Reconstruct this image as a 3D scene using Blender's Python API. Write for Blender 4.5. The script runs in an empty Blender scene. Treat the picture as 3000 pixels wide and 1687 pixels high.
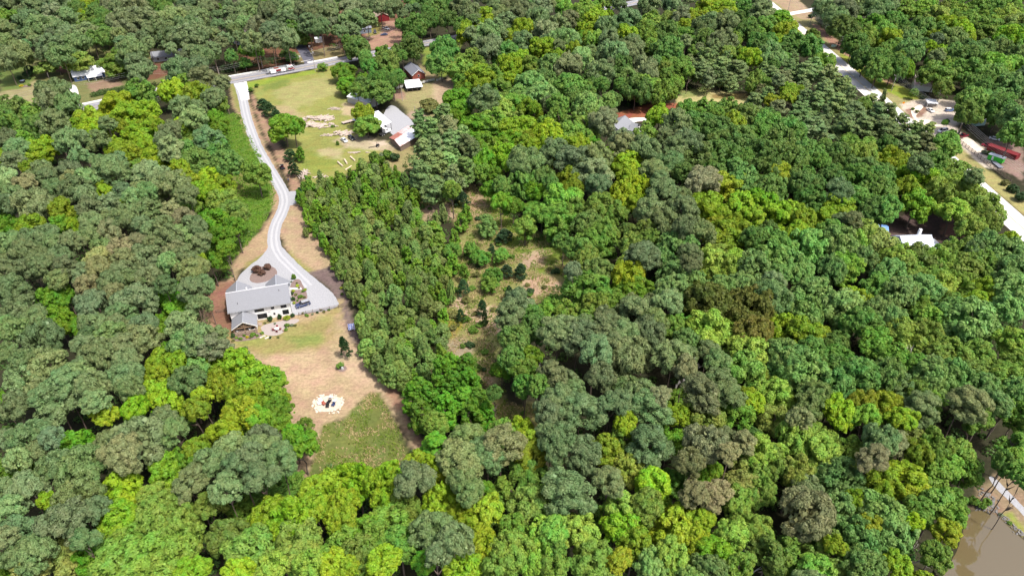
import bpy, bmesh, math, random
import numpy as np
from mathutils import Matrix, Vector

# ------------------------------------------------------------------ camera, world, sun, exposure
scene = bpy.context.scene
CAM_H = 140.0
PITCH = math.radians(36)
FPX = 2050.0                       # focal length in pixels of a 3000 px wide frame
cam_data = bpy.data.cameras.new('camera')
cam_data.sensor_width = 36.0
cam_data.lens = 36.0 * FPX / 3000.0
cam_data.clip_start = 1.0
cam_data.clip_end = 6000.0
cam = bpy.data.objects.new('camera', cam_data)
cam.location = (0, 0, CAM_H)
cam.rotation_euler = (math.pi / 2 - PITCH, 0, 0)
scene.collection.objects.link(cam)
scene.camera = cam

SUN_EL = math.radians(62)
SUN_AZ = math.radians(-38)         # direction to the sun, measured from +X towards +Y
world = bpy.data.worlds.new('World')
scene.world = world
world.use_nodes = True
wn = world.node_tree.nodes
sky = wn.new('ShaderNodeTexSky')
sky.sky_type = 'NISHITA'
sky.sun_disc = False
sky.sun_elevation = SUN_EL
sky.sun_rotation = math.pi / 2 - SUN_AZ
sky.dust_density = 4.5
sky.air_density = 0.65
sky.ozone_density = 0.6
wn['Background'].inputs['Strength'].default_value = 0.15
world.node_tree.links.new(sky.outputs['Color'], wn['Background'].inputs['Color'])

sun_data = bpy.data.lights.new('sun', 'SUN')
sun_data.energy = 2.7
sun_data.angle = math.radians(4.0)
sun_data.color = (1.0, 0.96, 0.88)
sun = bpy.data.objects.new('sun', sun_data)
sd = Vector((math.cos(SUN_EL) * math.cos(SUN_AZ), math.cos(SUN_EL) * math.sin(SUN_AZ), math.sin(SUN_EL)))
sun.rotation_euler = sd.to_track_quat('Z', 'Y').to_euler()
sun.location = (60, 60, 200)
scene.collection.objects.link(sun)

vs = scene.view_settings
vs.view_transform = 'Standard'
vs.look = 'None'
vs.gamma = 1.0
vs.exposure = 0.85
scene.render.engine = 'CYCLES'
cy = scene.cycles
cy.max_bounces = 6
cy.diffuse_bounces = 3
cy.glossy_bounces = 2
cy.transmission_bounces = 3
cy.transparent_max_bounces = 4
cy.use_denoising = True
cy.denoiser = 'OPENIMAGEDENOISE'
cy.denoising_input_passes = 'RGB_ALBEDO_NORMAL'
cy.denoising_prefilter = 'ACCURATE'
cy.caustics_reflective = False
cy.caustics_refractive = False
scene.render.use_persistent_data = False

COL = scene.collection
R = random.Random(7)
NR = np.random.default_rng(11)
_c, _s = math.cos(PITCH), math.sin(PITCH)


def G(x, y, h=0.0):
    """Ground (or height h) point seen at pixel x, y of the 3000 px wide photograph."""
    u = (x - 1500.0) / FPX
    v = (y - 843.5) / FPX
    t = (h - CAM_H) / (-_s - v * _c)
    return Vector((u * t, (_c - v * _s) * t, h))


def PX(X, Y, Z=0.0):
    Zc = Z - CAM_H
    d = Y * _c - Zc * _s
    return 1500 + FPX * X / d, 843.5 - FPX * (Y * _s + Zc * _c) / d


def depth(X, Y, Z=0.0):
    return Y * _c - (Z - CAM_H) * _s


def yaw_of(a, b):
    return math.atan2(b[1] - a[1], b[0] - a[0])


# ------------------------------------------------------------------ helpers
class MB:
    def __init__(self):
        self.v = []
        self.f = []

    def add(self, vs_, fs_):
        b = len(self.v)
        self.v.extend([tuple(p) for p in vs_])
        self.f.extend([tuple(i + b for i in f) for f in fs_])
        return self

    def box(self, x0, x1, y0, y1, z0, z1):
        return self.add([(x0, y0, z0), (x1, y0, z0), (x1, y1, z0), (x0, y1, z0), (x0, y0, z1), (x1, y0, z1), (x1, y1, z1), (x0, y1, z1)],
                        [(3, 2, 1, 0), (4, 5, 6, 7), (0, 1, 5, 4), (1, 2, 6, 5), (2, 3, 7, 6), (3, 0, 4, 7)])

    def bar(self, a, b, w, h=None, up=(0, 0, 1)):
        """Rectangular bar from a to b."""
        h = w if h is None else h
        a, b = Vector(a), Vector(b)
        d = (b - a).normalized()
        s = d.cross(Vector(up))
        if s.length < 1e-4:
            s = d.cross(Vector((1, 0, 0)))
        s.normalize()
        t = s.cross(d).normalized()
        s, t = s * w / 2, t * h / 2
        vs_ = [a - s - t, a + s - t, a + s + t, a - s + t, b - s - t, b + s - t, b + s + t, b - s + t]
        return self.add(vs_, [(3, 2, 1, 0), (4, 5, 6, 7), (0, 1, 5, 4), (1, 2, 6, 5), (2, 3, 7, 6), (3, 0, 4, 7)])

    def tube(self, pts, rad, n=6, cap=True):
        pts = [Vector(p) for p in pts]
        rad = list(rad) if hasattr(rad, '__len__') else [rad] * len(pts)
        rings = []
        for i, p in enumerate(pts):
            d = (pts[min(i + 1, len(pts) - 1)] - pts[max(i - 1, 0)]).normalized()
            s = d.cross(Vector((0.13, 0.97, 0.2)))
            if s.length < 1e-3:
                s = d.cross(Vector((1, 0, 0)))
            s.normalize()
            t = d.cross(s)
            rings.append([p + (s * math.cos(2 * math.pi * k / n) + t * math.sin(2 * math.pi * k / n)) * rad[i] for k in range(n)])
        vs_ = [q for r in rings for q in r]
        fs_ = [(i * n + k, i * n + (k + 1) % n, (i + 1) * n + (k + 1) % n, (i + 1) * n + k) for i in range(len(pts) - 1) for k in range(n)]
        if cap:
            fs_.append(tuple(range(n))[::-1])
            fs_.append(tuple((len(pts) - 1) * n + k for k in range(n)))
        return self.add(vs_, fs_)

    def prism(self, poly, z0, z1):
        n = len(poly)
        vs_ = [(x, y, z0) for x, y in poly] + [(x, y, z1) for x, y in poly]
        return self.add(vs_, [tuple(range(n))[::-1], tuple(range(n, 2 * n))] + [(i, (i + 1) % n, n + (i + 1) % n, n + i) for i in range(n)])

    def slab(self, quad, t):
        """A sheet with thickness t below the given polygon."""
        q = [Vector(p) for p in quad]
        nrm = (q[1] - q[0]).cross(q[2] - q[0]).normalized()
        if nrm.z < 0:
            q.reverse()
            nrm = -nrm
        n = len(q)
        vs_ = q + [p - nrm * t for p in q]
        return self.add(vs_, [tuple(range(n)), tuple(range(n, 2 * n))[::-1]] + [(i, n + i, n + (i + 1) % n, (i + 1) % n) for i in range(n)])

    def side(self, prof, hw_of, ):
        """Side profile (x, z) made solid across y; hw_of(z) gives the half width."""
        n = len(prof)
        vs_ = [(x, -hw_of(z), z) for x, z in prof] + [(x, hw_of(z), z) for x, z in prof]
        return self.add(vs_, [tuple(range(n)), tuple(range(n, 2 * n))[::-1]] + [(i, n + i, n + (i + 1) % n, (i + 1) % n) for i in range(n)])

    def mesh(self, name, mat=None, smooth=False):
        m = bpy.data.meshes.new(name)
        m.from_pydata(self.v, [], self.f)
        if mat:
            m.materials.append(mat)
        if smooth:
            m.polygons.foreach_set('use_smooth', [True] * len(m.polygons))
        m.update()
        return m

    def build(self, name, mat, parent=None, smooth=False, bevel=0):
        m = self.mesh(name, mat, smooth)
        bm = bmesh.new()
        bm.from_mesh(m)
        bmesh.ops.recalc_face_normals(bm, faces=bm.faces)
        if bevel:
            bmesh.ops.bevel(bm, geom=[e for e in bm.edges], offset=bevel, segments=1, affect='EDGES')
        bm.to_mesh(m)
        bm.free()
        return link(name, m, parent)


def link(name, data, parent=None, loc=None, rot=None, scale=None):
    o = bpy.data.objects.new(name, data)
    COL.objects.link(o)
    o.parent = parent
    if loc is not None:
        o.location = loc
    if rot is not None:
        o.rotation_euler = rot
    if scale is not None:
        o.scale = scale
    return o


def tag(o, label=None, cat=None, group=None, kind=None):
    if label:
        o['label'] = label
    if cat:
        o['category'] = cat
    if group:
        o['group'] = group
    if kind:
        o['kind'] = kind
    return o


def thing(name, label, cat, loc=(0, 0, 0), rz=0.0, group=None):
    o = link(name, None, None, loc, (0, 0, rz))
    o.empty_display_size = 0.5
    return tag(o, label, cat, group)


def np_mesh(name, V, F, mat=None):
    """V (n,3), F (m,k) with k = 3 or 4."""
    m = bpy.data.meshes.new(name)
    k = F.shape[1]
    m.vertices.add(len(V))
    m.vertices.foreach_set('co', np.ascontiguousarray(V, dtype=np.float32).ravel())
    m.loops.add(F.size)
    m.loops.foreach_set('vertex_index', np.ascontiguousarray(F, dtype=np.int32).ravel())
    m.polygons.add(len(F))
    m.polygons.foreach_set('loop_start', np.arange(0, F.size, k, dtype=np.int32))
    m.polygons.foreach_set('loop_total', np.full(len(F), k, dtype=np.int32))
    if mat:
        m.materials.append(mat)
    m.update(calc_edges=True)
    return m


# ------------------------------------------------------------------ materials
def new_mat(name):
    m = bpy.data.materials.new(name)
    m.use_nodes = True
    nt = m.node_tree
    return m, nt, nt.nodes['Principled BSDF'], nt.links


def mat(name, color, rough=0.7, color2=None, scale=3.0, bump=0.0, spec=0.3, metal=0.0, detail=6.0, contrast=1.0, stretch=None):
    m, nt, b, L = new_mat(name)
    b.inputs['Roughness'].default_value = rough
    b.inputs['Specular IOR Level'].default_value = spec
    b.inputs['Metallic'].default_value = metal
    if color2 is None:
        color2 = tuple(c * 0.78 for c in color)
    tc = nt.nodes.new('ShaderNodeTexCoord')
    src = tc.outputs['Object']
    if stretch:
        mp = nt.nodes.new('ShaderNodeMapping')
        mp.inputs['Scale'].default_value = stretch
        L.new(src, mp.inputs['Vector'])
        src = mp.outputs['Vector']
    n = nt.nodes.new('ShaderNodeTexNoise')
    n.inputs['Scale'].default_value = scale
    n.inputs['Detail'].default_value = detail
    n.inputs['Roughness'].default_value = 0.65
    L.new(src, n.inputs['Vector'])
    r = nt.nodes.new('ShaderNodeValToRGB')
    lo = 0.5 - 0.22 / contrast
    r.color_ramp.elements[0].position = lo
    r.color_ramp.elements[1].position = 1 - lo
    r.color_ramp.elements[0].color = (*color2, 1)
    r.color_ramp.elements[1].color = (*color, 1)
    L.new(n.outputs['Fac'], r.inputs['Fac'])
    L.new(r.outputs['Color'], b.inputs['Base Color'])
    if bump:
        bp = nt.nodes.new('ShaderNodeBump')
        bp.inputs['Strength'].default_value = bump
        bp.inputs['Distance'].default_value = 0.1
        L.new(n.outputs['Fac'], bp.inputs['Height'])
        L.new(bp.outputs['Normal'], b.inputs['Normal'])
    return m


def rib_mat(name, color, color2, pitch, axis=0, rough=0.4, metal=0.0):
    """Ribbed metal sheet: fine relief from a wave, stains from noise."""
    m, nt, b, L = new_mat(name)
    b.inputs['Roughness'].default_value = rough
    b.inputs['Metallic'].default_value = metal
    tc = nt.nodes.new('ShaderNodeTexCoord')
    n = nt.nodes.new('ShaderNodeTexNoise')
    n.inputs['Scale'].default_value = 0.45
    n.inputs['Detail'].default_value = 8
    n.inputs['Roughness'].default_value = 0.7
    L.new(tc.outputs['Object'], n.inputs['Vector'])
    r = nt.nodes.new('ShaderNodeValToRGB')
    r.color_ramp.elements[0].position = 0.36
    r.color_ramp.elements[1].position = 0.6
    r.color_ramp.elements[0].color = (*color2, 1)
    r.color_ramp.elements[1].color = (*color, 1)
    L.new(n.outputs['Fac'], r.inputs['Fac'])
    L.new(r.outputs['Color'], b.inputs['Base Color'])
    w = nt.nodes.new('ShaderNodeTexWave')
    w.bands_direction = 'XYZ'[axis]
    w.inputs['Scale'].default_value = 0.314 / pitch
    L.new(tc.outputs['Object'], w.inputs['Vector'])
    bp = nt.nodes.new('ShaderNodeBump')
    bp.inputs['Strength'].default_value = 0.5
    bp.inputs['Distance'].default_value = 0.03
    L.new(w.outputs['Fac'], bp.inputs['Height'])
    L.new(bp.outputs['Normal'], b.inputs['Normal'])
    return m


def leaf_mat(name, trans=0.36, rough=0.55, var=0.24, spec=0.25, inst=False):
    """Foliage: colour from the tree's own object colour, varied leaf by leaf."""
    m, nt, b, L = new_mat(name)
    if inst:
        oi = nt.nodes.new('ShaderNodeAttribute')
        oi.attribute_type = 'INSTANCER'
        oi.attribute_name = 'tint'
    else:
        oi = nt.nodes.new('ShaderNodeObjectInfo')
    geo = nt.nodes.new('ShaderNodeNewGeometry')
    tc = nt.nodes.new('ShaderNodeTexCoord')
    mr = nt.nodes.new('ShaderNodeMapRange')
    mr.inputs['To Min'].default_value = 1 - var
    mr.inputs['To Max'].default_value = 1 + var
    L.new(geo.outputs['Random Per Island'], mr.inputs['Value'])
    ns = nt.nodes.new('ShaderNodeTexNoise')
    ns.inputs['Scale'].default_value = 2.2
    L.new(tc.outputs['Object'], ns.inputs['Vector'])
    mh = nt.nodes.new('ShaderNodeMapRange')
    mh.inputs['From Min'].default_value = 0.3
    mh.inputs['From Max'].default_value = 0.7
    mh.inputs['To Min'].default_value = 0.475
    mh.inputs['To Max'].default_value = 0.525
    L.new(ns.outputs['Fac'], mh.inputs['Value'])
    hs = nt.nodes.new('ShaderNodeHueSaturation')
    L.new(oi.outputs['Color'], hs.inputs['Color'])
    L.new(mr.outputs['Result'], hs.inputs['Value'])
    L.new(mh.outputs['Result'], hs.inputs['Hue'])
    L.new(hs.outputs['Color'], b.inputs['Base Color'])
    b.inputs['Roughness'].default_value = rough
    b.inputs['Specular IOR Level'].default_value = spec
    tr = nt.nodes.new('ShaderNodeBsdfTranslucent')
    L.new(hs.outputs['Color'], tr.inputs['Color'])
    mx = nt.nodes.new('ShaderNodeMixShader')
    mx.inputs['Fac'].default_value = trans
    L.new(b.outputs['BSDF'], mx.inputs[1])
    L.new(tr.outputs['BSDF'], mx.inputs[2])
    L.new(mx.outputs['Shader'], nt.nodes['Material Output'].inputs['Surface'])
    return m


M = {}
M['leaf'] = leaf_mat('leaf')
M['needle'] = leaf_mat('needle', trans=0.25, rough=0.5, var=0.22, spec=0.3)
M['leaf_far'] = leaf_mat('leaf_far', inst=True)
M['needle_far'] = leaf_mat('needle_far', trans=0.25, rough=0.5, var=0.22, spec=0.3, inst=True)
M['bark'] = mat('bark', (.16, .125, .10), .9, (.09, .07, .055), 4.0, .4)
M['pine_bark'] = mat('pine_bark', (.20, .15, .12), .9, (.11, .08, .065), 4.0, .4)
M['dead_wood'] = mat('dead_wood', (.52, .49, .46), .8, (.36, .33, .31), 3.0)
M['white_paint'] = mat('white_paint', (.80, .80, .79), .5, (.75, .75, .74), 1.2)
M['white_siding'] = mat('white_siding', (.82, .82, .81), .5, (.78, .78, .77), 8.0, .05, stretch=(1, 1, 6))
M['shingle'] = mat('shingle', (.245, .255, .28), .9, (.17, .178, .198), 9.0, .2, contrast=1.6)
M['shingle_dark'] = mat('shingle_dark', (.20, .21, .25), .9, (.14, .15, .18), 5.0, .2)
M['shingle_brown'] = mat('shingle_brown', (.22, .19, .17), .9, (.15, .13, .12), 5.0, .2)
M['glass'] = mat('glass', (.02, .022, .03), .12, (.015, .017, .022), 1.0, spec=.5)
M['black_metal'] = mat('black_metal', (.025, .025, .028), .5, scale=2)
M['timber'] = mat('timber', (.30, .20, .13), .8, (.22, .145, .095), 5.0)
M['deck'] = mat('deck', (.33, .26, .21), .85, (.26, .20, .16), 5.0, stretch=(1, 8, 1))
M['fence_wood'] = mat('fence_wood', (.20, .155, .125), .9, (.14, .105, .085), 4.0)
M['pole_wood'] = mat('pole_wood', (.34, .30, .27), .9, (.25, .22, .20), 3.0)
M['brick'] = mat('brick', (.33, .10, .07), .9, (.24, .07, .05), 8.0, .1)
M['red_paint'] = mat('red_paint', (.20, .02, .025), .6, (.14, .015, .02), 2.0)
M['blue_paint'] = mat('blue_paint', (.05, .09, .20), .6, (.04, .07, .16), 2.0)
M['blue_grey'] = mat('blue_grey', (.16, .20, .26), .7, (.13, .16, .21), 2.0)
M['grey_siding'] = mat('grey_siding', (.38, .40, .44), .7, (.32, .34, .38), 2.0)
M['teal_paint'] = mat('teal_paint', (.30, .46, .44), .6, (.24, .38, .36), 2.0)
M['metal_white'] = rib_mat('metal_white', (.78, .80, .84), (.66, .69, .74), 0.6)
M['metal_blue'] = rib_mat('metal_blue', (.16, .32, .62), (.12, .24, .5), 0.5)
M['metal_pale_blue'] = rib_mat('metal_pale_blue', (.66, .73, .86), (.58, .65, .8), 0.5)
M['metal_rust'] = rib_mat('metal_rust', (.40, .16, .12), (.28, .09, .065), 0.5)
M['metal_rust_pale'] = rib_mat('metal_rust_pale', (.66, .58, .58), (.48, .26, .22), 0.5)
M['tan_roof'] = mat('tan_roof', (.36, .29, .22), .9, (.27, .21, .16), 4.0)
M['concrete'] = mat('concrete', (.66, .655, .64), .9, (.56, .555, .54), .8)
M['asphalt'] = mat('asphalt', (.235, .235, .26), .9, (.185, .185, .205), .6, .05)
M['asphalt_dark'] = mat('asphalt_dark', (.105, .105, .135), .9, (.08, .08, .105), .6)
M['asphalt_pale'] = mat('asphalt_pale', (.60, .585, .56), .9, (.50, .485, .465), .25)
M['paint_line'] = mat('paint_line', (.72, .72, .70), .8, (.6, .6, .58), 2.0)
M['paint_yellow'] = mat('paint_yellow', (.62, .46, .16), .8, (.5, .37, .14), 2.0)
M['gravel'] = mat('gravel', (.35, .355, .375), .95, (.235, .24, .255), 2.4, .3, detail=10, contrast=1.3)
M['gravel_worn'] = mat('gravel_worn', (.41, .415, .435), .95, (.31, .315, .33), 1.6, .2, detail=10)
M['sand'] = mat('sand', (.70, .62, .52), .95, (.50, .41, .33), .5, detail=10)
M['mulch'] = mat('mulch', (.235, .175, .155), .95, (.13, .092, .082), 3.0, .4, detail=10, contrast=1.4)
M['pavers'] = mat('pavers', (.36, .315, .295), .9, (.27, .235, .22), 3.0, .1)
M['stone'] = mat('stone', (.62, .56, .47), .9, (.42, .36, .29), 4.0, .2)
M['riprap'] = mat('riprap', (.2, .19, .18), .9, (.12, .115, .11), 4.0, .2)
M['log'] = mat('log', (.50, .43, .37), .9, (.30, .24, .20), 3.0, .3)
M['log_pale'] = mat('log_pale', (.64, .53, .40), .9, (.46, .36, .26), 3.0, .2)
M['log_end'] = mat('log_end', (.66, .55, .40), .9, (.55, .44, .31), 6.0)
M['tyre'] = mat('tyre', (.02, .02, .02), .8, scale=4)
M['rim'] = mat('rim', (.55, .55, .57), .35, scale=4, metal=.6)
M['chrome'] = mat('chrome', (.6, .6, .62), .3, scale=4, metal=.8)
M['lamp_white'] = mat('lamp_white', (.8, .8, .78), .2, scale=4)
M['lamp_red'] = mat('lamp_red', (.45, .02, .02), .3, scale=4)
M['orange'] = mat('orange', (.80, .28, .02), .5, scale=4)
M['bin_blue'] = mat('bin_blue', (.03, .10, .42), .5, scale=4)
M['green_paint'] = mat('green_paint', (.06, .55, .05), .5, (.05, .48, .04), 2.0)
M['wire'] = mat('wire', (.42, .42, .44), .8, scale=2)
M['solar'] = mat('solar', (.05, .08, .26), .15, (.04, .065, .2), 2.0, spec=.6)
M['galvanised'] = mat('galvanised', (.50, .52, .55), .45, (.40, .42, .45), 2.0, metal=.4)
for nm, c in dict(car_navy=(.035, .05, .12), car_white=(.78, .79, .80), car_silver=(.62, .64, .66), car_black=(.02, .022, .028), car_red=(.24, .012, .03),
                  car_blue=(.10, .17, .36), car_tan=(.42, .40, .33), truck_red=(.22, .012, .02), car_grey=(.3, .31, .34)).items():
    M[nm] = mat(nm, c, .28, tuple(v * .93 for v in c), 1.0, spec=.5)

# ------------------------------------------------------------------ ground
def vnoise(x, y, s, seed=0):
    """Smooth value noise, vectorised."""
    x = x / s + seed * 17.3
    y = y / s + seed * 9.7
    xi, yi = np.floor(x).astype(np.int64), np.floor(y).astype(np.int64)
    fx, fy = x - xi, y - yi
    fx, fy = fx * fx * (3 - 2 * fx), fy * fy * (3 - 2 * fy)

    def h(a, b):
        n = (a * 374761393 + b * 668265263 + seed * 1274126177) & 0x7fffffff
        n = ((n ^ (n >> 13)) * 1274126177) & 0x7fffffff
        return ((n ^ (n >> 16)) & 0xffff) / 65535.0
    return (h(xi, yi) * (1 - fx) + h(xi + 1, yi) * fx) * (1 - fy) + (h(xi, yi + 1) * (1 - fx) + h(xi + 1, yi + 1) * fx) * fy


def fbm(x, y, s, seed=0):
    return (vnoise(x, y, s, seed) + .5 * vnoise(x, y, s / 2.1, seed + 1) + .25 * vnoise(x, y, s / 4.3, seed + 2)) / 1.75


def wpoly(px):
    return np.array([G(x, y).xy[:] for x, y in px])


def sdist(poly, X, Y):
    """Signed distance to a polygon, positive inside."""
    d = np.full(X.shape, 1e9)
    inside = np.zeros(X.shape, bool)
    n = len(poly)
    for i in range(n):
        ax, ay = poly[i]
        bx, by = poly[(i + 1) % n]
        ex, ey = bx - ax, by - ay
        t = np.clip(((X - ax) * ex + (Y - ay) * ey) / (ex * ex + ey * ey + 1e-9), 0, 1)
        d = np.minimum(d, np.hypot(X - ax - t * ex, Y - ay - t * ey))
        cr = (ay > Y) != (by > Y)
        with np.errstate(divide='ignore', invalid='ignore'):
            xc = ax + (Y - ay) * ex / (ey if abs(ey) > 1e-9 else 1e-9)
        inside ^= cr & (X < xc)
    return np.where(inside, d, -d)


TAN = (.435, .325, .20)
TAN2 = (.50, .37, .235)
LAWN = (.25, .255, .075)
LUSH = (.115, .20, .03)
MEADOW = (.285, .30, .085)
DRY = (.40, .345, .18)
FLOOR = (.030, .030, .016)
STRAW = (.20, .105, .062)
SOIL = (.34, .20, .125)
ROUGHG = (.155, .185, .05)
SAND = (.66, .575, .47)
PINK = (.40, .25, .175)
YELL = (.50, .46, .20)
RED = (.34, .13, .07)
MUL = (.20, .15, .135)
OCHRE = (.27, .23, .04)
DARKD = (.12, .085, .075)
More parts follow.
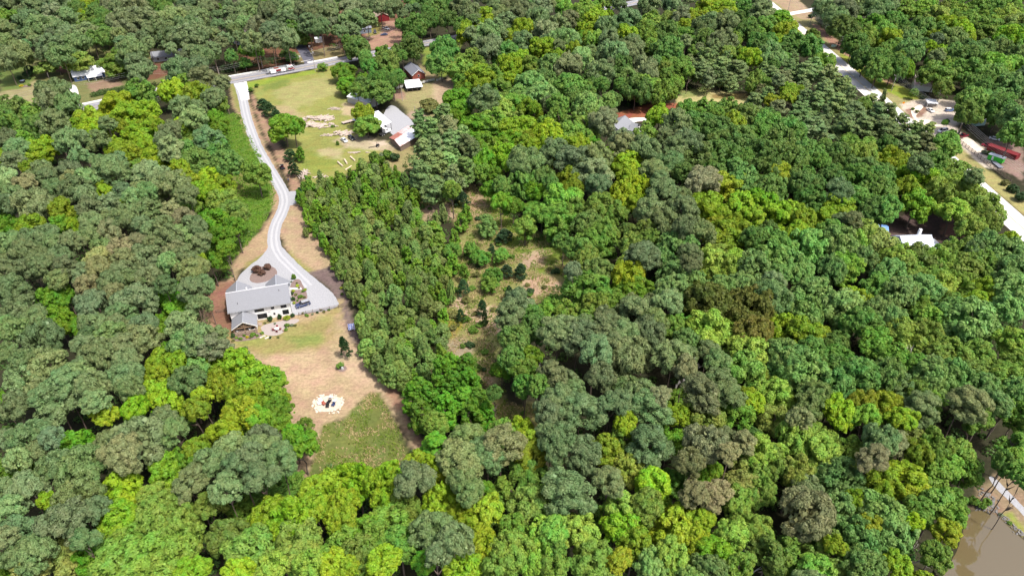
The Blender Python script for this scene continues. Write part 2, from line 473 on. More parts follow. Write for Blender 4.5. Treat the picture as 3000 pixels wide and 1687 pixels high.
# (pixel polygon, colour, feather in metres, edge wander in metres)
ZONES = [
    ([(0, 165), (330, 120), (640, 215), (650, 245), (250, 330), (0, 420)], (.19, .20, .075), 3, 3),
    ([(0, 255), (120, 230), (190, 260), (180, 330), (0, 390)], (.33, .30, .15), 4, 3),
    ([(0, 200), (70, 195), (110, 230), (60, 260), (0, 270)], (.15, .21, .055), 3, 2),
    ([(140, 185), (240, 165), (260, 190), (190, 215), (150, 205)], (.24, .13, .095), 2, 2),
    ([(255, 245), (350, 225), (360, 250), (270, 272)], (.30, .21, .14), 1.5, 1),
    ([(420, 190), (520, 175), (530, 215), (420, 240)], STRAW, 2, 2),
    ([(700, 150), (860, 110), (1000, 30), (1200, 0), (1240, 90), (1000, 155), (900, 175), (700, 215)], STRAW, 3, 3),
    ([(860, 160), (1000, 130), (1010, 160), (930, 185), (880, 185)], (.26, .22, .10), 2, 1.5),
    ([(1060, 70), (1160, 60), (1200, 130), (1080, 150)], PINK, 3, 2),
    ([(1080, 60), (1120, 60), (1110, 100), (1075, 110)], (.26, .24, .07), 2, 1.5),
    ([(715, 243), (925, 202), (1012, 186), (1050, 240), (1045, 330), (1060, 400), (1160, 440), (1130, 500), (1030, 500), (960, 540), (890, 545), (850, 470), (830, 370), (770, 320), (735, 265)], MEADOW, 2, 2),
    ([(715, 245), (925, 204), (930, 214), (720, 262)], (.25, .33, .05), 1.5, .6),
    ([(790, 262), (960, 215), (1000, 260), (930, 300), (830, 320)], (.36, .35, .135), 6, 5),
    ([(760, 250), (840, 232), (850, 250), (770, 275)], (.20, .25, .06), 4, 3),
    ([(780, 300), (880, 330), (900, 345), (800, 340)], (.40, .33, .17), 5, 4),
    ([(1010, 300), (1060, 310), (1060, 345), (1000, 340)], (.50, .41, .24), 2, 2),
    ([(1120, 410), (1240, 405), (1270, 460), (1190, 510), (1110, 500)], (.33, .29, .13), 3, 3),
    ([(985, 410), (1060, 395), (1165, 415), (1150, 450), (1090, 440), (1010, 435)], (.47, .40, .26), 4, 4),
    ([(1080, 415), (1130, 410), (1145, 425), (1100, 432)], (.62, .52, .39), 2, 2),
    ([(930, 440), (1010, 430), (1010, 470), (930, 490)], (.42, .37, .19), 3, 3),
    ([(890, 440), (1000, 470), (990, 500), (930, 510), (890, 490)], (.24, .28, .06), 4, 4),
    ([(1240, 142), (1360, 118), (1340, 190), (1290, 240), (1235, 240)], (.19, .255, .05), 2, 1.5),
    ([(1225, 185), (1270, 210), (1290, 232), (1240, 240)], (.33, .27, .14), 3, 2),
    ([(1150, 265), (1240, 245), (1340, 225), (1330, 300), (1310, 340), (1240, 360), (1190, 330), (1150, 290)], (.33, .30, .14), 3, 2),
    ([(1270, 235), (1330, 228), (1330, 310), (1300, 320), (1270, 290)], (.44, .34, .22), 3, 2),
    ([(1155, 262), (1190, 270), (1190, 290), (1150, 290)], (.36, .24, .17), 2, 1.5),
    ([(1200, 325), (1240, 330), (1250, 355), (1195, 345)], (.40, .32, .22), 2, 1.5),
    # the drive and the yard of the white house
    ([(640, 330), (705, 335), (745, 425), (800, 525), (808, 590), (765, 670), (705, 740), (660, 800), (560, 700), (560, 400)], LUSH, 2, 2),
    ([(655, 480), (740, 500), (740, 560), (660, 580)], (.19, .21, .06), 4, 4),
    ([(668, 240), (712, 248), (765, 400), (832, 530), (818, 612), (795, 662), (800, 740), (700, 795), (690, 840), (655, 850), (690, 745), (760, 682), (798, 620), (803, 570), (775, 490), (728, 410), (690, 320)], (.43, .315, .19), 1.5, 1.2),
    ([(668, 240), (700, 245), (715, 330), (700, 330)], (.27, .28, .09), 2, 1),
    ([(715, 770), (790, 735), (760, 775), (715, 800)], (.27, .27, .09), 2, 1.5),
    ([(735, 262), (770, 330), (800, 400), (850, 470), (890, 545), (878, 610), (838, 520), (780, 400), (740, 310)], (.36, .24, .155), 1.5, 1.2),
    ([(828, 610), (880, 585), (905, 620), (945, 690), (990, 765), (1005, 800), (905, 805), (845, 735), (815, 690)], TAN, 1.2, 1),
    ([(850, 735), (900, 785), (920, 795), (900, 800), (850, 760)], (.30, .29, .10), 1.5, 1),
    ([(900, 800), (985, 775), (1016, 800), (1020, 900), (1050, 975), (1075, 1020), (1045, 1020), (1015, 960), (995, 880), (960, 840)], MUL, .8, .6),
    ([(600, 830), (690, 820), (700, 930), (1000, 880), (1020, 910), (1050, 975), (1090, 1060), (1145, 1130), (1205, 1230), (1275, 1345), (1225, 1360), (1160, 1235), (1112, 1155), (1082, 1150), (1050, 1180), (1010, 1228), (945, 1245), (935, 1300), (900, 1420), (830, 1420), (790, 1250), (690, 1100), (600, 1060), (560, 960)], TAN, 1.2, 1),
    ([(600, 830), (690, 820), (690, 990), (640, 990)], (.30, .165, .11), 2, 1.5),
    ([(680, 985), (800, 960), (990, 905), (1005, 950), (985, 1000), (900, 1030), (800, 1040), (690, 1030)], (.34, .30, .115), 5, 4),
    ([(860, 985), (950, 970), (955, 1000), (880, 1015)], (.24, .29, .08), 4, 3),
    ([(690, 990), (760, 985), (760, 1008), (700, 1015)], (.27, .29, .085), 4, 2),
    ([(800, 1050), (900, 1030), (960, 1090), (900, 1130), (820, 1120)], TAN2, 5, 4),
    ([(985, 1050), (1060, 1020), (1100, 1090), (1150, 1180), (1120, 1150), (1060, 1110)], (.54, .405, .265), 4, 3),
    ([(1000, 890), (1018, 905), (1050, 975), (1060, 1010), (1030, 1000), (1010, 950)], MUL, .8, .5),
    ([(1130, 1120), (1150, 1140), (1215, 1250), (1275, 1345), (1240, 1350), (1195, 1260), (1150, 1180)], (.38, .235, .15), 1, 1),
    ([(1088, 1150), (1112, 1158), (1160, 1235), (1195, 1320), (1200, 1400), (1100, 1430), (890, 1440), (925, 1320), (940, 1245), (1010, 1228), (1052, 1180)], ROUGHG, .8, .8),
    # brush clearing in the middle
    ([(1220, 570), (1310, 585), (1380, 540), (1450, 560), (1480, 620), (1560, 680), (1660, 720), (1690, 790), (1660, 860), (1560, 890), (1480, 900), (1470, 980), (1450, 1080), (1500, 1180), (1590, 1200), (1590, 1300), (1480, 1270), (1420, 1140), (1260, 1160), (1250, 1080), (1300, 1000), (1300, 880), (1310, 780), (1340, 680), (1320, 620), (1230, 660)], (.25, .25, .085), 2.5, 3),
    ([(1360, 560), (1420, 560), (1450, 640), (1380, 640)], (.46, .335, .205), 2, 2),
    ([(1400, 550), (1440, 560), (1520, 670), (1560, 700), (1640, 740), (1650, 800), (1580, 800), (1500, 720), (1440, 640)], (.17, .235, .04), 2, 2.5),
    ([(1510, 750), (1570, 740), (1590, 780), (1540, 790)], (.45, .34, .22), 1.5, 3),
    ([(1530, 815), (1610, 810), (1650, 850), (1600, 870), (1540, 870)], (.48, .35, .23), 1.5, 3),
    ([(1310, 880), (1350, 880), (1410, 930), (1440, 890), (1470, 900), (1450, 980), (1380, 950), (1330, 900)], (.46, .345, .23), 1.5, 3),
    ([(1310, 910), (1350, 910), (1360, 960), (1320, 990)], OCHRE, 2, 2),
    ([(1310, 1000), (1380, 1000), (1400, 1060), (1330, 1060)], (.36, .30, .20), 3, 3),
    ([(1420, 980), (1480, 1000), (1440, 1060), (1390, 1040)], (.30, .30, .10), 3, 3),
    ([(1415, 1090), (1450, 1095), (1450, 1130), (1420, 1130)], (.48, .35, .24), 1.5, 2),
    ([(1250, 1040), (1290, 1050), (1280, 1090), (1250, 1090)], (.36, .245, .16), 2, 2),
    ([(1230, 600), (1330, 590), (1330, 640), (1240, 650)], (.40, .30, .20), 2, 2),
    # middle right
    ([(1975, 285), (2060, 262), (2190, 285), (2180, 312), (2050, 325), (1975, 330)], YELL, 2, 1.5),
    ([(1985, 268), (2070, 258), (2080, 275), (2000, 290)], (.26, .30, .10), 2, 1.5),
    ([(2080, 278), (2190, 275), (2190, 292), (2090, 290)], (.28, .22, .08), 2, 1.5),
    ([(1790, 335), (1900, 305), (2000, 300), (1990, 335), (1900, 352), (1800, 360)], RED, 2, 1.5),
    # right hand road strip
    ([(2230, -10), (2335, -10), (2400, 78), (2490, 150), (2560, 200), (2640, 255), (2720, 300), (2660, 345), (2560, 290), (2420, 170), (2300, 60)], (.34, .31, .135), 2, 1.2),
    ([(2240, -10), (2335, -10), (2385, 55), (2350, 60), (2290, 20)], (.40, .30, .19), 2, 1.5),
    ([(2380, 70), (2400, 78), (2490, 150), (2560, 200), (2620, 240), (2600, 250), (2480, 175), (2400, 100)], (.42, .25, .17), 1.5, 1),
    ([(2440, 140), (2500, 175), (2600, 245), (2690, 265), (2720, 290), (2640, 290), (2540, 240)], (.27, .34, .05), 2, 1.5),
    ([(2640, 305), (2720, 288), (2830, 300), (2860, 340), (2800, 370), (2830, 400), (2940, 465), (2960, 500), (2880, 490), (2790, 420), (2740, 440), (2690, 380)], SAND, 2, 1.5),
    ([(2655, 325), (2700, 305), (2720, 320), (2700, 345), (2665, 345)], (.32, .20, .14), 1, 1),
    ([(2890, 400), (3000, 430), (3000, 540), (2930, 490), (2880, 440)], (.30, .21, .17), 2, 2),
    ([(2780, 415), (2800, 415), (2880, 490), (2960, 540), (3040, 620), (3020, 650), (2880, 530), (2790, 450)], (.36, .33, .13), 1.5, 1),
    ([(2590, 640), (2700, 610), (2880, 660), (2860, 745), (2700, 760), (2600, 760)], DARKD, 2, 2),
    ([(2760, 655), (2830, 660), (2830, 700), (2770, 690)], (.30, .17, .12), 1.5, 2),
    # pond bank
    ([(2860, 1420), (2910, 1380), (3040, 1380), (3100, 1640), (3000, 1590), (2940, 1520), (2900, 1490), (2840, 1490)], (.29, .22, .135), 1.5, 1.5),
    ([(2940, 1500), (2960, 1500), (3040, 1575), (3040, 1600), (2985, 1560)], (.25, .29, .06), 1, .8),
]


def ground_mesh():
    cell = 1.25
    ys = np.arange(62, 700, cell)
    xs = np.arange(-480, 480, cell)
    X, Y = np.meshgrid(xs, ys)
    lim = 0.78 * (Y * _c + CAM_H * _s) + 14
    keepv = np.abs(X) < lim
    W = 0.8
    x, y = X[keepv], Y[keepv]
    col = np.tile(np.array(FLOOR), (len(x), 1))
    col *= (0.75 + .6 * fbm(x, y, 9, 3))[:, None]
    wob = fbm(x, y, 14, 21) - .5
    wob2 = fbm(x, y, 3.5, 5) - .5
    patch = fbm(x, y, 7.0, 31)
    for i, (poly, c, feather, wander) in enumerate(ZONES):
        P = wpoly(poly)
        sel = (x > P[:, 0].min() - 12) & (x < P[:, 0].max() + 12) & (y > P[:, 1].min() - 12) & (y < P[:, 1].max() + 12)
        if not sel.any():
            continue
        d = sdist(P, x[sel], y[sel]) + (wob[sel] * 2.2 + wob2[sel] * 1.6) * wander
        w = np.clip(d / feather + .5, 0, 1)
        w = (w * w * (3 - 2 * w))[:, None]
        var = (0.86 + .28 * patch[sel])[:, None]
        col[sel] = col[sel] * (1 - w) + np.array(c) * .66 * var * w
    idx = -np.ones(X.shape, np.int64)
    idx[keepv] = np.arange(len(x))
    q = np.stack([idx[:-1, :-1], idx[:-1, 1:], idx[1:, 1:], idx[1:, :-1]], -1).reshape(-1, 4)
    q = q[(q >= 0).all(1)]
    V = np.stack([x, y, np.zeros_like(x)], 1)
    far = np.array([(-4000, -1500, -.08), (4000, -1500, -.08), (4000, 5000, -.08), (-4000, 5000, -.08)])
    n0 = len(V)
    V = np.vstack([V, far])
    q = np.vstack([q, [[n0, n0 + 1, n0 + 2, n0 + 3]]])
    col = np.vstack([col, np.tile(np.array((.045, .06, .025)), (4, 1))])
    m, nt, b, L = new_mat('ground')
    at = nt.nodes.new('ShaderNodeAttribute')
    at.attribute_name = 'soil'
    tc = nt.nodes.new('ShaderNodeTexCoord')
    n1 = nt.nodes.new('ShaderNodeTexNoise')
    n1.inputs['Scale'].default_value = 1.1
    n1.inputs['Detail'].default_value = 9
    n1.inputs['Roughness'].default_value = .75
    mp = nt.nodes.new('ShaderNodeMapping')
    mp.inputs['Rotation'].default_value = (0, 0, .5)
    mp.inputs['Scale'].default_value = (.35, 1.3, 1)
    L.new(tc.outputs['Object'], mp.inputs['Vector'])
    L.new(tc.outputs['Object'], n1.inputs['Vector'])
    n2 = nt.nodes.new('ShaderNodeTexNoise')
    n2.inputs['Scale'].default_value = .6
    n2.inputs['Detail'].default_value = 8
    n2.inputs['Roughness'].default_value = .7
    n2.inputs['Distortion'].default_value = .6
    L.new(mp.outputs['Vector'], n2.inputs['Vector'])
    r1 = nt.nodes.new('ShaderNodeMapRange')
    r1.inputs['From Min'].default_value = .32
    r1.inputs['From Max'].default_value = .68
    r1.inputs['To Min'].default_value = .70
    r1.inputs['To Max'].default_value = 1.26
    L.new(n1.outputs['Fac'], r1.inputs['Value'])
    r2 = nt.nodes.new('ShaderNodeMapRange')
    r2.inputs['From Min'].default_value = .34
    r2.inputs['From Max'].default_value = .66
    r2.inputs['To Min'].default_value = .84
    r2.inputs['To Max'].default_value = 1.16
    L.new(n2.outputs['Fac'], r2.inputs['Value'])
    mu0 = nt.nodes.new('ShaderNodeMath')
    mu0.operation = 'MULTIPLY'
    L.new(r1.outputs['Result'], mu0.inputs[0])
    L.new(r2.outputs['Result'], mu0.inputs[1])
    wv = nt.nodes.new('ShaderNodeTexWave')
    wv.inputs['Scale'].default_value = .22
    wv.inputs['Distortion'].default_value = 3.5
    wv.inputs['Detail'].default_value = 3
    wv.inputs['Detail Scale'].default_value = .6
    mpw = nt.nodes.new('ShaderNodeMapping')
    mpw.inputs['Rotation'].default_value = (0, 0, .6)
    L.new(tc.outputs['Object'], mpw.inputs['Vector'])
    L.new(mpw.outputs['Vector'], wv.inputs['Vector'])
    rw = nt.nodes.new('ShaderNodeMapRange')
    rw.inputs['To Min'].default_value = .975
    rw.inputs['To Max'].default_value = 1.025
    L.new(wv.outputs['Fac'], rw.inputs['Value'])
    mu = nt.nodes.new('ShaderNodeMath')
    mu.operation = 'MULTIPLY'
    L.new(mu0.outputs['Value'], mu.inputs[0])
    L.new(rw.outputs['Result'], mu.inputs[1])
    hs = nt.nodes.new('ShaderNodeHueSaturation')
    L.new(at.outputs['Color'], hs.inputs['Color'])
    L.new(mu.outputs['Value'], hs.inputs['Value'])
    rh = nt.nodes.new('ShaderNodeMapRange')
    rh.inputs['From Min'].default_value = .3
    rh.inputs['From Max'].default_value = .7
    rh.inputs['To Min'].default_value = .475
    rh.inputs['To Max'].default_value = .52
    n3 = nt.nodes.new('ShaderNodeTexNoise')
    n3.inputs['Scale'].default_value = .22
    n3.inputs['Detail'].default_value = 6
    L.new(tc.outputs['Object'], n3.inputs['Vector'])
    L.new(n3.outputs['Fac'], rh.inputs['Value'])
    L.new(rh.outputs['Result'], hs.inputs['Hue'])
    L.new(hs.outputs['Color'], b.inputs['Base Color'])
    b.inputs['Roughness'].default_value = .95
    b.inputs['Specular IOR Level'].default_value = .1
    bp = nt.nodes.new('ShaderNodeBump')
    bp.inputs['Strength'].default_value = .45
    bp.inputs['Distance'].default_value = .15
    L.new(n1.outputs['Fac'], bp.inputs['Height'])
    L.new(bp.outputs['Normal'], b.inputs['Normal'])
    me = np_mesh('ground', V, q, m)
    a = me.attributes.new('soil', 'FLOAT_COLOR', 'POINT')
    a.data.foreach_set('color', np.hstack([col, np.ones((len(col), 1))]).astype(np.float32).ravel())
    return me


ground = tag(link('ground', ground_mesh()), 'ground of forest floor, dry lawn and meadow', 'ground', kind='structure')


def chaikin(P, n=2, closed=True):
    P = [Vector(p) for p in P]
    for _ in range(n):
        Q = []
        m = len(P)
        rng_ = range(m) if closed else range(m - 1)
        if not closed:
            Q.append(P[0])
        for i in rng_:
            a, b = P[i], P[(i + 1) % m]
            Q += [a * .75 + b * .25, a * .25 + b * .75]
        if not closed:
            Q.append(P[-1])
        P = Q
    return P


def rag(P, step, amp, seed=1, closed=True):
    """Cut a closed outline into short steps and let it wander a little."""
    out = []
    n = len(P)
    for i in range(n if closed else n - 1):
        a, b = P[i], P[(i + 1) % n]
        k = max(1, int((b - a).length / step))
        for j in range(k):
            p = a.lerp(b, j / k)
            e = (b - a).normalized()
            nn = Vector((-e.y, e.x, 0))
            w = float(fbm(np.array([p.x]), np.array([p.y]), 2.2, seed)[0]) - .5
            out.append(p + nn * w * 2 * amp)
    if not closed:
        out.append(P[-1])
    return out


def sheet(name, P, z, mat_, label, cat, kind='structure'):
    """Flat sheet with a closed outline (concave allowed)."""
    from mathutils.geometry import delaunay_2d_cdt
    v2 = [Vector((q[0], q[1])) for q in P]
    n_ = len(v2)
    V_, _e, F_, *_r = delaunay_2d_cdt(v2, [(i, (i + 1) % n_) for i in range(n_)], [], 1, 1e-4)
    m = bpy.data.meshes.new(name)
    m.from_pydata([(q.x, q.y, z) for q in V_], [], [tuple(f) for f in F_])
    m.update()
    m.materials.append(mat_)
    o = link(name, m)
    if cat:
        tag(o, label, cat, kind=kind)
    return o


def gp(pts, h=0):
    return [G(x, y, h) for x, y in pts]


def ribbon(path, half):
    """Left and right offset lines of a path; half may be a number or a list."""
    Lf, Rt = [], []
    n = len(path)
    for i, p in enumerate(path):
        d = (path[min(i + 1, n - 1)] - path[max(i - 1, 0)]).normalized()
        s = Vector((-d.y, d.x, 0))
        h = half[i] if hasattr(half, '__len__') else half
        Lf.append(p + s * h)
        Rt.append(p - s * h)
    return Lf, Rt


def ribbon_obj(name, path, half, z, mat_, label, cat, parent=None, off=0.0, ragged=0.0):
    if off:
        path = ribbon(path, off)[0]
    Lf, Rt = ribbon(path, half)
    if ragged:
        Lf = rag(Lf, .8, ragged, 3, False)
        Rt = rag(Rt, .8, ragged, 4, False)
        return sheet(name, Lf + Rt[::-1], z, mat_, label, cat)
    mb = MB()
    n = len(Lf)
    mb.add([(p.x, p.y, z) for p in Lf] + [(p.x, p.y, z) for p in Rt], [(i, n + i, n + i + 1, i + 1) for i in range(n - 1)])
    o = mb.build(name, mat_, parent)
    if cat:
        tag(o, label, cat, kind='structure')
    return o


def kerb(name, path, off, w, z1, mat_, parent):
    P = ribbon(path, off)[0]
    A, B = ribbon(P, w / 2)
    mb = MB()
    n = len(A)
    vs_ = []
    for k in range(n):
        vs_ += [(A[k].x, A[k].y, 0), (A[k].x, A[k].y, z1), (B[k].x, B[k].y, z1), (B[k].x, B[k].y, 0)]
    mb.add(vs_, [(4 * k + j, 4 * k + 4 + j, 4 * k + 5 + j, 4 * k + 1 + j) for k in range(n - 1) for j in range(3)])
    return mb.build(name, mat_, parent)


def resample(P, step):
    out = [P[0]]
    for a, b in zip(P[:-1], P[1:]):
        k = max(1, int((b - a).length / step))
        out += [a.lerp(b, j / k) for j in range(1, k + 1)]
    return out


# the main road along the top left
road_path = resample(chaikin(gp([(-260, 425), (0, 372), (240, 321), (460, 273), (700, 233), (906, 195), (1005, 177), (1245, 127), (1342, 110), (1600, 62), (1900, 0), (2200, -60)]), 2, False), 6)
main_road = ribbon_obj('road', road_path, 5.6, .03, M['asphalt'], 'grey two lane asphalt road with the fire engine on it', 'road')
for off, mm, nm in ((.12, 'paint_yellow', 'centre_line'), (-.12, 'paint_yellow', 'centre_line'), (3.75, 'paint_line', 'edge_line'), (-3.75, 'paint_line', 'edge_line')):
    ribbon_obj(nm, road_path, .09, .036, M[mm], None, None, main_road, off)
kp = [p for p in road_path if PX(p.x, p.y)[0] < 880]
kerb('kerb', kp, 5.85, .4, .14, M['concrete'], main_road)
kp2 = [p for p in road_path if 905 < PX(p.x, p.y)[0] < 1010]
kerb('kerb', kp2, 5.85, .4, .14, M['concrete'], main_road)
tag(ribbon_obj('pavement', kp, 1.1, .03, M['concrete'], 'pale concrete strip along the far side of the main road', 'pavement', None, 8.1), kind='structure')
tag(ribbon_obj('pavement', kp2, 1.0, .03, M['concrete'], 'short pale concrete strip right of the side road mouth', 'pavement', None, 7.6), kind='structure')
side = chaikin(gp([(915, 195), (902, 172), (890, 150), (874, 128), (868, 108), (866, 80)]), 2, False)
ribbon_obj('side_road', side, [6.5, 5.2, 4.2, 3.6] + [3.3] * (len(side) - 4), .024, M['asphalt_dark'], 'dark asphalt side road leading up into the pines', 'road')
sp = G(885, 184)
stop_line = MB()
mbp = MB().bar(G(882, 181.5) + Vector((0, 0, .037)), G(910, 176) + Vector((0, 0, .037)), .5, .004)
tag(mbp.build('stop_line', M['paint_line']), 'white stop line painted at the side road mouth', 'marking', kind='structure')

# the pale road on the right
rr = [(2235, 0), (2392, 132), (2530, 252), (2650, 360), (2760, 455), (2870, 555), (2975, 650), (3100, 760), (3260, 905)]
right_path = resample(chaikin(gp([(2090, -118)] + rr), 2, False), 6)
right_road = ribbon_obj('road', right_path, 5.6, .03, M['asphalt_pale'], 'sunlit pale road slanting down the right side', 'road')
for off in (.12, -.12):
    ribbon_obj('centre_line', right_path, .1, .036, M['paint_yellow'], None, None, right_road, off)
for off in (4.6, -4.6):
    ribbon_obj('edge_line', right_path, .1, .036, M['paint_line'], None, None, right_road, off)
ribbon_obj('side_road', chaikin(gp([(2290, 47), (2330, 38), (2370, 32), (2400, 24)]), 2, False), 3.0, .022, M['concrete'], 'pale gravel turning off the right road by the power poles', 'driveway', ragged=.4)

# the gravel drive
drive_px = [(697, 243), (712, 290), (722, 345), (748, 420), (780, 480), (812, 530), (838, 580), (828, 620), (806, 660), (800, 705), (812, 745), (850, 782), (905, 838)]
drive_path = chaikin(gp(drive_px), 2, False)
n = len(drive_path)
ribbon_obj('gravel_drive', resample(drive_path, 2.5), 2.35, .020, M['gravel'], 'pale gravel drive winding from the main road to the white farmhouse', 'driveway', ragged=.28)
for off in (.85, -.85):
    tr_ = ribbon_obj('wheel_track', resample(drive_path, 2.5), .42, .0255, M['gravel_worn'], None, None, None, off, ragged=.16)
    tag(tr_, f"worn pale wheel track on the {'left' if off > 0 else 'right'} of the gravel drive", 'wheel track', kind='structure')
sheet('concrete_apron', gp([(686, 247), (722, 239), (728, 262), (731, 292), (707, 295), (700, 270)]), .028, M['concrete'], 'white concrete apron where the gravel drive meets the road', 'apron')
yard = chaikin(gp([(800, 700), (770, 750), (715, 790), (690, 825), (690, 860), (710, 890), (850, 922), (885, 922), (998, 903), (985, 868), (930, 820), (880, 780), (838, 735)]), 2)
sheet('gravel_yard', rag(yard, .8, .25), .0235, M['gravel'], 'pale gravel turning yard round the white farmhouse', 'driveway')
turn = chaikin(gp([(835, 560), (885, 560), (872, 598), (838, 605), (815, 590)]), 2)
sheet('gravel_turnout', rag(turn, .8, .2), .0165, M['gravel'], 'widened gravel turnout beside the young pines', 'driveway')
sheet('mulch_island', rag(chaikin(gp([(728, 815), (745, 790), (775, 778), (805, 782), (815, 800), (800, 815), (775, 828), (740, 830)]), 2), .6, .15), .028, M['mulch'], 'brown mulch island in the gravel turning circle', 'planting bed')
sheet('mulch_bed', rag(chaikin(gp([(846, 832), (876, 812), (888, 838), (901, 862), (899, 884), (885, 894), (856, 894)]), 2), .6, .12), .0275, M['mulch'], 'mulched flower bed between the farmhouse end and the gravel', 'planting bed')
sheet('stone_path', gp([(846, 843), (882, 842), (884, 848), (847, 849)]), .032, M['concrete'], 'pale stone path crossing the mulched flower bed', 'path')
sheet('patio', rag(chaikin(gp([(762, 955), (800, 944), (870, 932), (880, 940), (838, 960), (830, 976), (805, 984), (778, 983), (768, 972)]), 2), .6, .1), .018, M['pavers'], 'brown paved patio behind the white farmhouse', 'patio')
sheet('mulch_border', rag(chaikin(gp([(682, 986), (764, 970), (770, 984), (740, 996), (684, 1002)]), 2), .6, .1), .022, M['mulch'], 'mulched border below the timber deck', 'planting bed')
sheet('sand_circle', rag(chaikin(gp([(918, 1180), (935, 1164), (965, 1158), (1000, 1164), (1008, 1180), (995, 1196), (968, 1208), (930, 1204)]), 2), .6, .3), .022, mat('sand_pale', (.56, .49, .41), .95, (.42, .34, .26), 1.2, detail=9), 'pale sand circle inside the ring of stones', 'fire pit')
# farmyard tracks
sheet('gravel_track', rag(chaikin(gp([(1130, 318), (1150, 305), (1180, 330), (1215, 360), (1230, 400), (1190, 420), (1150, 400), (1120, 350)]), 2), 1, .4), .019, M['gravel'], 'grey gravel track between the pole barn and the brick house', 'track')
sheet('concrete_drive', rag(chaikin(gp([(193, 252), (222, 247), (232, 275), (230, 300), (228, 312), (208, 312), (205, 280)]), 2), 1, .2), .019, M['concrete'], 'white concrete drive of the blue walled house', 'driveway')
sheet('curved_drive', rag(chaikin(gp([(1828, 352), (1850, 345), (1900, 345), (1910, 355), (1860, 356), (1845, 372), (1900, 382), (1890, 395), (1830, 385)]), 2), 1, .2), .019, M['concrete'], 'pale curved drive beside the grey roofed house', 'driveway')
sheet('sandy_drive', rag(chaikin(gp([(2660, 325), (2700, 302), (2712, 306), (2690, 330), (2680, 350), (2740, 352), (2800, 350), (2810, 362), (2740, 372), (2700, 372)]), 2), 1, .4), .019, M['sand'], 'white sandy drive off the right road', 'driveway')
sheet('sandy_yard', rag(chaikin(gp([(2800, 402), (2840, 400), (2880, 440), (2930, 470), (2910, 482), (2870, 468), (2810, 418)]), 2), 1, .4), .019, M['sand'], 'bare sandy yard behind the brown paddock fence', 'yard')
sheet('gravel_path', rag(chaikin(gp([(2893, 1395), (2912, 1395), (2960, 1445), (3005, 1490), (3060, 1545), (3060, 1580), (3000, 1510), (2950, 1460), (2912, 1425)]), 2), .6, .2), .02, M['gravel'], 'grey gravel path above the brown pond', 'path')

# the pond
wm, nt, b, L = new_mat('pond_water')
b.inputs['Base Color'].default_value = (.115, .09, .045, 1)
b.inputs['Roughness'].default_value = .04
b.inputs['IOR'].default_value = 2.0
tcn = nt.nodes.new('ShaderNodeTexCoord')
nn = nt.nodes.new('ShaderNodeTexNoise')
nn.inputs['Scale'].default_value = 1.5
nn.inputs['Detail'].default_value = 4
L.new(tcn.outputs['Object'], nn.inputs['Vector'])
bpn = nt.nodes.new('ShaderNodeBump')
bpn.inputs['Strength'].default_value = .05
L.new(nn.outputs['Fac'], bpn.inputs['Height'])
L.new(bpn.outputs['Normal'], b.inputs['Normal'])
pond_px = [(2835, 1500), (2868, 1494), (2900, 1498), (2930, 1518), (2965, 1552), (3000, 1582), (3060, 1620), (3200, 1720), (3200, 2100), (2600, 2100), (2700, 1760), (2790, 1650), (2820, 1560)]
sheet('pond', rag(chaikin(gp(pond_px), 2), .8, .2), .03, wm, 'muddy brown pond in the lower right corner', 'pond')

# ------------------------------------------------------------------ buildings
def window(parent, x0, x1, y, z0, z1, panes=2, out=-1, axis='x', frame='black_metal', split=True):
    """A framed window on a wall facing -y (axis x) or +-x (axis y)."""
    t = .06
    mb = MB()

    def bx(m, a0, a1, d0, d1, c0, c1):
        if axis == 'x':
            m.box(a0, a1, min(y + out * d0, y + out * d1), max(y + out * d0, y + out * d1), c0, c1)
        else:
            m.box(min(y + out * d0, y + out * d1), max(y + out * d0, y + out * d1), a0, a1, c0, c1)
    bx(mb, x0, x1, .01, .07, z0, z0 + t)
    bx(mb, x0, x1, .01, .07, z1 - t, z1)
    for k in range(panes + 1):
        xc = x0 + (x1 - x0) * k / panes
        a0 = min(max(xc - t / 2, x0), x1 - t)
        bx(mb, a0, a0 + t, .012, .068, z0 + t, z1 - t)
    f = mb.build('window', M[frame], parent)
    for k in range(panes):
        a0, a1 = x0 + (x1 - x0) * k / panes + t / 2 + .005, x0 + (x1 - x0) * (k + 1) / panes - t / 2 - .005
        m2 = MB()
        bx(m2, a0, a1, .015, .04, z0 + t + .003, z1 - t - .003)
        m2.build('pane', M['glass'], f)
    return f


def roof_slab(parent, pts, t, m, name='roof'):
    mb = MB()
    mb.slab(pts, t)
    return mb.build(name, M[m] if isinstance(m, str) else m, parent)


def gable(name, label, cat, x, y, yaw, L, W, eave, ridge, wallm, roofm, over=.45, t=.14, group=None):
    o = thing(name, label, cat, (x, y, 0), yaw, group)
    mb = MB()
    prof = [(-W / 2, 0), (W / 2, 0), (W / 2, eave), (0, ridge - .12), (-W / 2, eave)]
    n = 5
    mb.add([(-L / 2, a, z) for a, z in prof] + [(L / 2, a, z) for a, z in prof], [tuple(range(n)), tuple(range(n, 2 * n))[::-1]] + [(i, n + i, n + (i + 1) % n, (i + 1) % n) for i in range(n)])
    mb.build('wall', M[wallm], o)
    sl = (ridge - eave) / (W / 2)
    e = eave - sl * over
    for s in (-1, 1):
        roof_slab(o, [(-L / 2 - over, 0, ridge + .06), (L / 2 + over, 0, ridge + .06), (L / 2 + over, s * (W / 2 + over), e + .06), (-L / 2 - over, s * (W / 2 + over), e + .06)], t, roofm)
    MB().box(-L / 2 - over, L / 2 + over, -.12, .12, ridge + .02, ridge + .09).build('ridge_cap', M[roofm], o)
    return o


